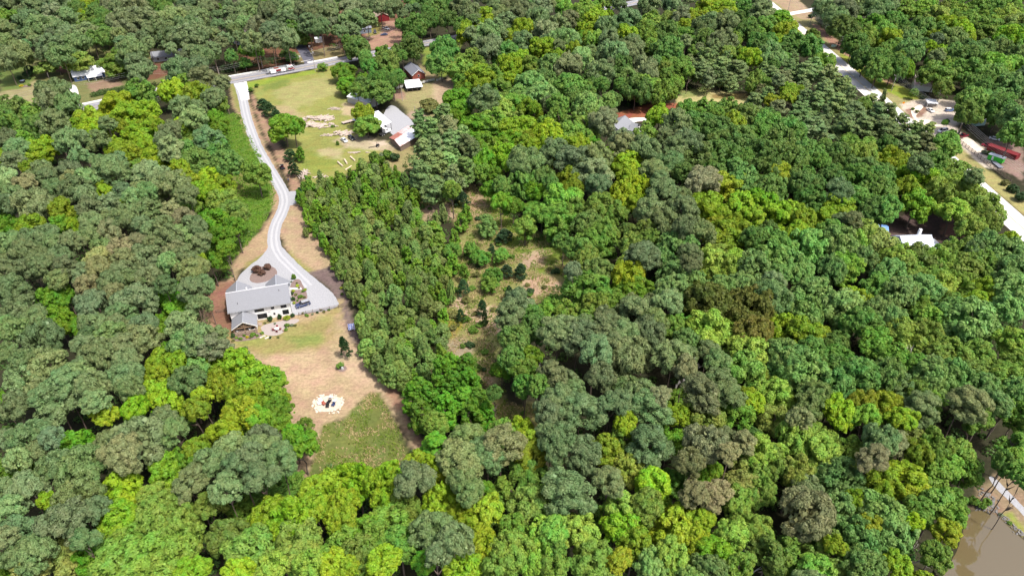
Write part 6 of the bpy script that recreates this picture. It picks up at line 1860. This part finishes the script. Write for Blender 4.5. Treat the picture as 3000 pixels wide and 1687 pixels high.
for t in TREES:
    cell_add(t[1], t[2], t[3])
while fill_try < 15000:
    fill_try += 1
    iy = -55 + (1687 + 40 + 55) * (R.random() ** 1.25)
    ix = R.uniform(-40, 3040)
    k = int(np.argmin((LX - ix) ** 2 + ((LY - iy) * 1.3) ** 2))
    code = TREES[k][0]
    if code in 'CUYTSKO':
        code = 'G'
    if code == 'p' or code == 'q':
        code = 'P'
    if R.random() < .12:
        code = R.choice('PGGDV')
    kd = KINDS[code]
    hgt = R.uniform(*kd[4]) * R.uniform(.72, .92)
    r = R.uniform(3.2, 5.0)
    hc = hgt - crown_height(code, r, hgt) / 2
    g = G(ix, iy, hc)
    if g.y > 640:
        continue
    bx, by = int(g.x // 12), int(g.y // 12)
    near = [q for a in (-1, 0, 1) for b_ in (-1, 0, 1) for q in cells.get((bx + a, by + b_), ())]
    if any((g.x - q[0]) ** 2 + (g.y - q[1]) ** 2 < (.70 * (r + q[2])) ** 2 for q in near):
        continue
    rp = r * FPX / depth(g.x, g.y, hc)
    base = PX(g.x, g.y, 0)
    chk = [(ix + math.cos(a) * rp * f, iy + math.sin(a) * rp * f) for f in (.5, 1.05) for a in np.arange(0, 6.28, .7)] + [(ix, iy), (base[0], base[1] * .8 + iy * .2)]
    if any(in_poly(P, x, y) for P in CLEAR for x, y in chk):
        continue
    if in_poly(STAND, ix, iy) or in_poly(STAND, *base):
        continue
    TREES.append((code, g.x, g.y, r, hgt, ix, iy, 2 * rp))
    cell_add(g.x, g.y, r)
# leave out what no one could see: crowns wholly behind nearer crowns or outside the frame
HM = np.zeros((215, 375), np.int32)
YY, XX = np.mgrid[0:215, 0:375]
XX = XX * 8 + 4
YY = YY * 8 + 4
seen = [0.0] * len(TREES)
for i in sorted(range(len(TREES)), key=lambda i: TREES[i][2]):
    code, x, y, r, hgt, ix, iy, dpx = TREES[i]
    ch = crown_height(code, r, hgt)
    hc = hgt - ch / 2
    px, py = PX(x, y, hc)
    k = FPX / depth(x, y, hc)
    ra, rb = r * k, max(r * .62, ch * .42) * k * .95
    a0, a1 = int(max(0, (px - ra) // 8)), int(min(375, (px + ra) // 8 + 2))
    b0, b1 = int(max(0, (py - rb) // 8)), int(min(215, (py + rb) // 8 + 2))
    if a1 <= a0 or b1 <= b0:
        continue
    m_ = ((XX[b0:b1, a0:a1] - px) / ra) ** 2 + ((YY[b0:b1, a0:a1] - py) / rb) ** 2 < 1
    sub_ = HM[b0:b1, a0:a1]
    tot = math.pi * ra * rb / 64
    seen[i] = float((m_ & (sub_ == 0)).sum()) / max(tot, 1)
    if seen[i] > .1:
        sub_[m_] = 1
keep = [i for i in range(len(TREES)) if seen[i] > (.13 if i >= N_LISTED else .05)]
NL2 = sum(1 for i in keep if i < N_LISTED)
TREES = [TREES[i] for i in keep]
from collections import Counter
print('trees', N_LISTED, NL2, len(TREES), Counter(KINDS[t[0]][0] for t in TREES))

LANDMARKS = [("the white farmhouse", 760, 890), ("the solar panel", 1031, 957), ("the stone fire ring", 963, 1185), ("the fire engine", 820, 205), ("the brick house", 1222, 215),
             ("the open pole barn", 1100, 355), ("the largest log pile", 950, 355), ("the bend in the gravel drive", 810, 690), ("the blue walled house", 262, 230), ("the grey house near the road", 490, 170),
             ("the red barn", 1110, 60), ("the house with the curved drive", 1820, 370), ("the small yellow meadow", 2080, 295), ("the white gabled house", 2690, 240), ("the pale teal shed", 2858, 355),
             ("the green trailer", 2915, 462), ("the house with white metal roof", 2660, 705), ("the blue shed roof", 2558, 665), ("the brown pond", 2880, 1600), ("the gravel path by the pond", 2960, 1450),
             ("the bare grey tree among oaks", 2663, 1060), ("the bare tree among the pines", 2030, 1105), ("the ochre brush patch", 1330, 950), ("the bare patch in the clearing", 1590, 840), ("the foot of the dirt trail", 1230, 1320),
             ("the rough grass patch", 1050, 1290), ("the gravel turnout", 860, 575), ("the rusty roofed barn", 1185, 400), ("the lower left photo corner", 0, 1687), ("the upper left photo corner", 0, 0),
             ("the upper right photo corner", 3000, 0), ("the middle of the left edge", 0, 843), ("the middle of the right edge", 3000, 900), ("the middle of the top edge", 1500, 0), ("the middle of the bottom edge", 1500, 1687),
             ("the bronze-olive oaks", 2130, 940), ("the spired poplar grove", 1300, 1180), ("the second pole of the right road", 2611, 268), ("the side road mouth", 890, 170), ("the yellow magnolia by the garden", 131, 204),
             ("the exact centre of the photo", 1500, 843), ("the bare tree by the pond", 2690, 1600), ("the far end of the right road", 2300, 50), ("the white apron of the drive", 710, 265), ("the left quarter of the bottom edge", 750, 1687),
             ("the lower quarter of the left edge", 0, 1265), ("the upper quarter of the left edge", 0, 422), ("the right quarter of the bottom edge", 2250, 1687), ("the right quarter of the top edge", 2250, 0), ("the far tip of the young stand", 985, 545), ("the heart of the young stand", 1110, 740), ("the near end of the young stand", 1170, 1030), ("the right flank of the young stand", 1270, 800)]
ORD = ['', 'second ', 'third ', 'fourth ', 'fifth ', 'sixth ', 'seventh ', 'eighth ', 'ninth ', 'tenth ', 'eleventh ', 'twelfth ', 'thirteenth ', 'fourteenth ', 'fifteenth ', 'sixteenth ', 'seventeenth ', 'eighteenth ', 'nineteenth ', 'twentieth '] + [f'{t}-{u} ' for t in ('twenty', 'thirty', 'forty') for u in ('first', 'second', 'third', 'fourth', 'fifth', 'sixth', 'seventh', 'eighth', 'ninth')]


def rank_labels(items, words_of):
    """items: (key, image x, image y). Gives each its own label from what it stands nearest to."""
    near = {}
    for i, (key, ix, iy) in enumerate(items):
        best = min(range(len(LANDMARKS)), key=lambda k: (LANDMARKS[k][1] - ix) ** 2 + (LANDMARKS[k][2] - iy) ** 2)
        d = (LANDMARKS[best][1] - ix) ** 2 + (LANDMARKS[best][2] - iy) ** 2
        near.setdefault((words_of(key), best), []).append((d, i))
    out = [None] * len(items)
    for (w, best), lst in near.items():
        lst.sort()
        for k, (d, i) in enumerate(lst):
            o = ORD[k] if k < len(ORD) else 'farther than twentieth '
            out[i] = f"{w}, {o}nearest to {LANDMARKS[best][0]}"
    return out


# at most 300 of a kind stand as things of their own; the smallest in view beyond that form one mass per kind
by_name = {}
for i, t in enumerate(TREES):
    by_name.setdefault(KINDS[t[0]][0], []).append(i)
far_idx = {}
for nm, lst in by_name.items():
    if len(lst) > 300:
        lst = sorted(lst, key=lambda i: -TREES[i][7])
        far_idx[nm] = [TREES[i] for i in lst[300:]]
drop = set(id(t) for l in far_idx.values() for t in l)
TREES = [t for t in TREES if id(t) not in drop]
labels = rank_labels([(t[0], t[5], t[6]) for t in TREES], lambda c: KINDS[c][6])
ORDER = sorted(range(len(TREES)), key=lambda i: -TREES[i][7])
GROUPS = {'P': 'tall pines of the wood', 'p': 'tall pines of the wood', 'q': 'tall pines of the wood', 'Z': 'slender pines', 'Y': 'young pines of the planted stand', 'U': 'saplings among the young pines', 'C': 'cedars',
          'D': 'oaks of the wood', 'E': 'oaks of the wood', 'O': 'oaks of the wood', 'T': 'poplars of the grove', 'S': 'low trees in the gaps'}
for i, (code, x, y, r, hgt, ix, iy, dpx) in enumerate(TREES):
    name, cat, shapes, tk, hr, alb, words_ = KINDS[code]
    ch = crown_height(code, r, hgt)
    o = link(name, None, None, (x, y, 0), (0, 0, R.uniform(0, 6.283)))
    o.empty_display_size = .5
    tag(o, labels[i], cat, GROUPS.get(code, 'broadleaf trees of the wood'))
    me = R.choice(SHAPES[R.choice(shapes)])
    zs = me.get('zs')
    if zs is None:
        co = np.empty(len(me.vertices) * 3, np.float32)
        me.vertices.foreach_get('co', co)
        zz = co.reshape(-1, 3)
        zs = float(np.percentile(zz[:, 2], 99.5))
        rr_ = float(np.percentile(np.hypot(zz[:, 0], zz[:, 1]), 97))
        me['zs'] = zs
        me['rs'] = rr_
    rs = me['rs']
    f = R.uniform(.86, 1.16)
    c = link('crown', me, o, (0, 0, hgt - ch), (R.gauss(0, .07), R.gauss(0, .07), 0), (r / rs * f, r / rs / f, ch / zs))
    k = math.exp(R.gauss(0, .13))
    c.color = tuple(a * k * math.exp(R.gauss(0, .07)) for a in alb) + (1,)
    t = link('trunk', R.choice(TRUNKS[tk]), o, None, None, (min(r, 5) * .9, min(r, 5) * .9, hgt * (.9 if tk == 'pine' else .84)))


# ------------------------------------------------------------------ the rest of an over-long kind, as one mass
def far_variants(shapes, code):
    coll = bpy.data.collections.new('far_' + code)
    out = []
    for k, me in enumerate(shapes):
        n = len(me.vertices)
        V = np.empty(n * 3, np.float32)
        me.vertices.foreach_get('co', V)
        V = V.reshape(-1, 3)
        zs = float(np.percentile(V[:, 2], 99.5))
        rs = float(np.percentile(np.hypot(V[:, 0], V[:, 1]), 97))
        V = V / np.array([rs, rs, zs])
        F = np.arange(n).reshape(-1, 4)
        tr = np.array([[math.cos(a) * r, math.sin(a) * r, z] for z, r in ((-2.6, .055), (.7, .03)) for a in np.arange(6) * math.pi / 3])
        tf = np.array([[i, (i + 1) % 6, 6 + (i + 1) % 6, 6 + i] for i in range(6)]) + n
        m = np_mesh('far_tree', np.vstack([V, tr]), np.vstack([F, tf]))
        m.materials.append(M['needle_far'] if me.materials[0] == M['needle'] else M['leaf_far'])
        m.materials.append(M['pine_bark'])
        mi = np.zeros(len(F) + 6, np.int32)
        mi[len(F):] = 1
        m.polygons.foreach_set('material_index', mi)
        o = bpy.data.objects.new(f'far_{code}_{k}', m)
        coll.objects.link(o)
    return coll, len(shapes)


def far_mass(name, label, cat, items):
    code = items[0][0]
    coll, nv = far_variants(SHAPES[KINDS[code][2][0]], name)
    P, S, Rt, T, K = [], [], [], [], []
    for code, x, y, r, hgt, ix, iy, dpx in items:
        ch = crown_height(code, r, hgt)
        P.append((x, y, hgt - ch))
        S.append((r, r, ch))
        Rt.append((0, 0, R.uniform(0, 6.28)))
        k = math.exp(R.gauss(0, .13))
        T.append(tuple(a * k * math.exp(R.gauss(0, .07)) for a in KINDS[code][5]) + (1,))
        K.append(R.randrange(nv))
    m = bpy.data.meshes.new(name)
    m.from_pydata(P, [], [])
    m.attributes.new('scl', 'FLOAT_VECTOR', 'POINT').data.foreach_set('vector', np.array(S, np.float32).ravel())
    m.attributes.new('rot', 'FLOAT_VECTOR', 'POINT').data.foreach_set('vector', np.array(Rt, np.float32).ravel())
    m.attributes.new('tint', 'FLOAT_COLOR', 'POINT').data.foreach_set('color', np.array(T, np.float32).ravel())
    m.attributes.new('pick', 'INT', 'POINT').data.foreach_set('value', np.array(K, np.int32))
    o = tag(link(name, m), label, cat, kind='stuff')
    ng = bpy.data.node_groups.new(name, 'GeometryNodeTree')
    ng.interface.new_socket('Geometry', in_out='INPUT', socket_type='NodeSocketGeometry')
    ng.interface.new_socket('Geometry', in_out='OUTPUT', socket_type='NodeSocketGeometry')
    gi, go = ng.nodes.new('NodeGroupInput'), ng.nodes.new('NodeGroupOutput')
    ci = ng.nodes.new('GeometryNodeCollectionInfo')
    ci.inputs['Collection'].default_value = coll
    ci.inputs['Separate Children'].default_value = True
    ci.inputs['Reset Children'].default_value = True
    ip_ = ng.nodes.new('GeometryNodeInstanceOnPoints')
    ip_.inputs['Pick Instance'].default_value = True
    ng.links.new(gi.outputs[0], ip_.inputs['Points'])
    ng.links.new(ci.outputs[0], ip_.inputs['Instance'])
    for nm, ty, sock in (('pick', 'INT', 'Instance Index'), ('rot', 'FLOAT_VECTOR', 'Rotation'), ('scl', 'FLOAT_VECTOR', 'Scale')):
        na = ng.nodes.new('GeometryNodeInputNamedAttribute')
        na.data_type = ty
        na.inputs['Name'].default_value = nm
        ng.links.new(na.outputs['Attribute'], ip_.inputs[sock])
    ng.links.new(ip_.outputs[0], go.inputs[0])
    md = o.modifiers.new('instances', 'NODES')
    md.node_group = ng
    return o


for nm, items in far_idx.items():
    far_mass('distant_' + nm + 's', f"mass of the smaller, farther {KINDS[items[0][0]][6].split(' ')[-1]}s filling the wood", KINDS[items[0][0]][1], items)

# ------------------------------------------------------------------ shrubs
TONES = {'d': ((.045, .095, .03), 'dark green shrub'), 'g': ((.12, .225, .03), 'fresh green shrub'), 'l': ((.30, .38, .03), 'lime yellow shrub'), 'y': ((.42, .36, .02), 'golden yellow shrub'),
         'o': ((.16, .17, .05), 'olive green shrub'), 'b': ((.15, .085, .06), 'purple-brown bush'), 's': ((.19, .24, .14), 'grey-green shrub')}
SHR = [(793, 940, 15, 'd', 1.3), (821, 933, 13, 'd', 1.4), (859, 927, 13, 'd', 1.0), (841, 933, 20, 'l', .5), (872, 838, 10, 'l', .7), (856, 862, 12, 'd', .8), (860, 853, 10, 'l', .7), (889, 854, 10, 'g', .7), (895, 850, 9, 'l', .7),
       (881, 871, 15, 'g', .6), (860, 877, 14, 'd', .7), (862, 889, 9, 'l', .7), (888, 882, 8, 'l', .7), (867, 864, 9, 'o', .7), (842, 955, 17, 'g', .6), (838, 967, 11, 'g', .6), (856, 953, 11, 's', .6), (865, 954, 9, 'o', .6),
       (743, 982, 18, 'g', .6), (725, 988, 10, 'y', .6), (716, 984, 9, 'g', .7), (684, 985, 14, 'd', .9), (769, 976, 10, 'g', .7), (793, 990, 9, 'd', .7), (816, 988, 9, 'o', .6), (705, 993, 12, 'g', .5), (684, 998, 10, 'o', .5), (777, 947, 9, 'o', .6),
       (897, 924, 9, 'g', .7), (1000, 846, 10, 'l', .8), (1003, 863, 9, 'g', .8), (950, 914, 9, 'o', .6), (901, 926, 9, 'g', .6), (931, 916, 8, 'd', .7), (862, 817, 12, 'g', 1.6), (753, 794, 26, 'b', .75), (785, 786, 24, 'b', .75), (768, 801, 22, 'b', .7),
       (694, 990, 9, 'g', .6), (734, 990, 8, 'o', .6), (755, 984, 9, 'g', .6), (876, 845, 7, 'o', .6), (850, 882, 7, 'o', .6), (872, 881, 7, 'g', .6), (893, 872, 8, 'o', .6), (806, 948, 8, 's', .5), (870, 830, 7, 'o', .6), (854, 826, 6, 's', .6),
       (888, 918, 8, 'o', .6), (916, 921, 8, 's', .6), (941, 909, 8, 'o', .6), (964, 909, 8, 'g', .6), (1004, 836, 8, 'o', .7), (985, 800, 9, 'o', .7), (993, 790, 10, 'g', .7),
       (85, 225, 26, 'd', .7), (60, 232, 14, 'd', .8), (88, 233, 10, 'd', .8), (95, 214, 30, 'd', .8), (88, 253, 10, 'g', .8), (65, 254, 12, 'y', .5), (118, 251, 10, 's', .5), (136, 252, 10, 's', .5), (700, 347, 9, 'g', .7), (645, 320, 14, 'g', .7), (975, 372, 12, 'g', .6),
       (1165, 415, 24, 's', .8), (1135, 462, 30, 'g', .9), (1160, 470, 28, 'd', .9), (1085, 500, 26, 'g', .9), (1100, 480, 34, 'g', 1.2), (1118, 465, 22, 's', .9), (1258, 322, 60, 'o', .6), (990, 425, 9, 'g', 1.6), (1330, 922, 30, 'o', .5),
       (2700, 290, 14, 'd', .8), (2685, 330, 12, 'o', .7), (2672, 322, 10, 'g', .7), (2390, 45, 22, 'd', .8), (2375, 52, 16, 'd', .8), (2900, 455, 24, 'g', .6), (2880, 450, 18, 's', .6), (2770, 360, 16, 'd', .8), (2960, 560, 30, 'd', .8), (2985, 585, 36, 'd', .8), (2940, 540, 22, 'o', .8),
       (2870, 1482, 26, 'g', .8), (2885, 1472, 24, 'g', .8), (2845, 1470, 30, 'g', .9), (2930, 1508, 14, 's', .6), (2955, 1530, 14, 'g', .5)]
rg = random.Random(44)
CLR = [(1330, 640), (1400, 640), (1520, 720), (1640, 760), (1650, 830), (1560, 870), (1460, 900), (1440, 1040), (1460, 1120), (1560, 1200), (1520, 1240), (1400, 1100), (1320, 1050), (1320, 880), (1350, 760)]
k = 0
while k < 60:
    ix, iy = rg.uniform(1310, 1660), rg.uniform(600, 1260)
    if in_poly(CLR, ix, iy):
        SHR.append((ix, iy, rg.uniform(10, 26), rg.choice('ggoodg'), rg.uniform(.45, .8)))
        k += 1
slab_ = rank_labels([(s[3], s[0], s[1]) for s in SHR], lambda c: TONES[c][1])
for (ix, iy, d, tn, hr), lb in zip(SHR, slab_):
    g = G(ix, iy)
    z = depth(g.x, g.y)
    r = d * z / FPX * .56
    g.y -= r * .3
    me = rg.choice(SHAPES['shrub'])
    o = link('shrub', me, None, (g.x, g.y, .02), (0, 0, rg.uniform(0, 6)), (r * .9, r * .9, r * hr * 1.25))
    c = TONES[tn][0]
    kk = math.exp(rg.gauss(0, .12))
    o.color = (c[0] * kk, c[1] * kk, c[2] * kk, 1)
    tag(o, lb, 'shrub', 'shrubs and bushes')


def hedge(label, pts, w, h, color, n):
    P = gp(pts)
    rng = np.random.default_rng(8)
    t = rng.uniform(0, len(P) - 1, n)
    i = np.minimum(t.astype(int), len(P) - 2)
    A = np.array([p[:] for p in P])
    c = A[i] + (A[i + 1] - A[i]) * (t - i)[:, None]
    d = unit(n, rng)
    d[:, 2] = np.abs(d[:, 2])
    bump = .75 + .45 * vnoise(c[:, 0], c[:, 1], 2.0, 5)
    pos = c + d * np.array([w / 2, w / 2, h]) * (bump * rng.uniform(.85, 1.05, n))[:, None]
    V, F = leaf_quads(pos, norm(d + .5 * rng.normal(size=(n, 3))), rng.uniform(.18, .34, n), rng)
    o = link('hedge', np_mesh('hedge', V, F, M['leaf']))
    o.color = (*color, 1)
    return tag(o, label, 'hedge')


hedge('dark clipped hedge along the main road before the blue walled house', [(272, 284), (300, 277), (340, 270), (388, 261)], 3.6, 2.6, (.07, .13, .03), 3000)
hedge('low dark thicket edging the road left of the side road', [(655, 212), (700, 204), (760, 192), (850, 178)], 5.0, 4.0, (.06, .115, .035), 5200)
hedge('dark thicket edging the wood along the right road verge', [(2405, 70), (2480, 122), (2560, 178), (2650, 235)], 6.0, 5.5, (.065, .13, .035), 7000)

# ------------------------------------------------------------------ bare trees
for k, (ix, iy, d, hgt, lb) in enumerate(((2030, 1105, 60, 17, 'bare pinkish grey tree leaning between the pines'), (1985, 1100, 45, 15, 'thin bare grey tree left of the leaning bare tree'), (2663, 1062, 90, 17, 'bare silver-grey tree standing among the oaks'), (2692, 1600, 80, 14, 'bare pale tree by the pond with long limbs'),
                                          (2758, 150, 50, 17, 'bare pale tree above the white gabled house'), (2860, 895, 60, 15, 'bare branches among the oaks near the right edge'), (1575, 1085, 40, 15, 'bare grey branch at the pine edge by the clearing'), (715, 1185, 55, 15, 'bare forked tree inside the lime green grove'), (2205, 1640, 40, 14, 'bare twig tree low at the bottom edge'), (600, 70, 60, 20, 'leafless brownish tree among the far pines'))):
    hc = hgt * .72
    g = G(ix, iy, hc)
    r = d * depth(g.x, g.y, hc) / FPX * .5
    o = thing('bare_tree', lb, 'bare tree', (g.x, g.y, 0), k * 1.3, 'bare trees')
    sc = hgt * 1.05
    link('branches', dead_mesh(500 + k, .9), o, None, (.05 * (k % 3), .12 * (k % 2), 0), (sc * .8, sc * .8, sc))

# ------------------------------------------------------------------ undergrowth and grass
CLP = [wpoly(p) for p in CLEAR]


def clear_d(x, y):
    d = np.full(x.shape, -1e9)
    for P in CLP:
        d = np.maximum(d, sdist(P, x, y))
    return d


n = 5200
yy = 75 + (600 - 75) * NR.uniform(0, 1, n) ** 1.2
xx = NR.uniform(-1, 1, n) * (0.75 * (yy * _c + CAM_H * _s) + 6)
ok = (clear_d(xx, yy) < -2.0) & (sdist(wpoly(pond_px), xx, yy) < -1) & (sdist(wpoly(STAND), xx, yy) < 0)
for pth in (road_path, right_path, drive_path):
    A = np.array([p[:2] for p in pth])
    dm = np.min(np.hypot(xx[:, None] - A[None, :, 0], yy[:, None] - A[None, :, 1]), 1)
    ok &= dm > 8
xx, yy = xx[ok], yy[ok]
nb = len(xx)
per = 46
br = NR.uniform(.9, 2.4, nb)
bh_ = NR.uniform(.8, 3.4, nb)
i = np.repeat(np.arange(nb), per)
d = unit(nb * per, NR)
d[:, 2] = np.abs(d[:, 2])
pos = np.stack([xx[i], yy[i], np.zeros(len(i))], 1) + d * np.stack([br[i], br[i], bh_[i]], 1) * NR.uniform(.6, 1.05, (len(i), 1))
V, F = leaf_quads(pos, norm(d + .6 * NR.normal(size=d.shape) + np.array([0, 0, .4])), NR.uniform(.2, .5, len(i)), NR)
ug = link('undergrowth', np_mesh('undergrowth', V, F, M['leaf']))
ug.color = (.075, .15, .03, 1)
tag(ug, 'leafy undergrowth on the forest floor between the trees', 'undergrowth', kind='stuff')


def grass(name, label, polys, dens, h, color, seed, thr=0.0, size=.07, mask_s=3.0):
    rng = np.random.default_rng(seed)
    X, Y = [], []
    for poly in polys:
        P = wpoly(poly)
        a0, a1 = P.min(0), P.max(0)
        n = int((a1 - a0).prod() * dens)
        x, y = rng.uniform(a0[0], a1[0], n), rng.uniform(a0[1], a1[1], n)
        k = (sdist(P, x, y) + (fbm(x, y, 4, seed) - .5) * 2 > .1) & (fbm(x, y, mask_s, seed + 3) > thr)
        X.append(x[k])
        Y.append(y[k])
    x, y = np.concatenate(X), np.concatenate(Y)
    per = 5
    n = len(x)
    i = np.repeat(np.arange(n), per)
    a = rng.uniform(0, 6.28, n * per)
    hh = (h * (.5 + fbm(x, y, 5, seed + 7)))[i] * rng.uniform(.6, 1.2, n * per)
    base = np.stack([x[i] + rng.normal(0, .12, n * per), y[i] + rng.normal(0, .12, n * per), np.zeros(n * per)], 1)
    tip = base + np.stack([np.cos(a) * hh * .55, np.sin(a) * hh * .55, hh], 1)
    sd_ = np.stack([-np.sin(a), np.cos(a), np.zeros(n * per)], 1) * size
    mid = base * .45 + tip * .55 + np.array([0, 0, .05])
    V = np.stack([base - sd_, base + sd_, mid + sd_ * .8, tip, mid - sd_ * .8], 1).reshape(-1, 3)
    F = np.arange(len(V)).reshape(-1, 5)
    o = link(name, np_mesh(name, V, F, M['leaf']))
    o.color = (*color, 1)
    return tag(o, label, 'grass', kind='stuff')


ROUGH = [(1088, 1150), (1112, 1158), (1160, 1235), (1195, 1320), (1200, 1400), (1100, 1430), (890, 1440), (925, 1320), (940, 1245), (1010, 1228), (1052, 1180)]
LUSHP = [(640, 330), (705, 335), (745, 425), (800, 525), (808, 590), (765, 670), (705, 740), (660, 800), (560, 700), (560, 400)]
CLRP = [(1310, 585), (1380, 540), (1450, 560), (1480, 620), (1560, 680), (1660, 720), (1690, 790), (1660, 860), (1560, 890), (1480, 900), (1470, 980), (1450, 1080), (1500, 1180), (1590, 1200), (1590, 1300), (1480, 1270), (1420, 1140), (1260, 1160), (1300, 1000), (1310, 780), (1340, 680)]
grass('tall_grass', 'rough green grass of the unmown patch and the clearing', [ROUGH, CLRP], 3.4, .4, (.22, .31, .055), 61, .5, .08)
grass('dry_grass', 'straw coloured dry grass of the unmown patch and the clearing', [ROUGH, CLRP], 3.4, .4, (.52, .42, .23), 62, .47, .07)
grass('meadow_grass', 'lush green meadow grass left of the gravel drive', [LUSHP], 3.0, .4, (.17, .33, .035), 63, .34, .09)
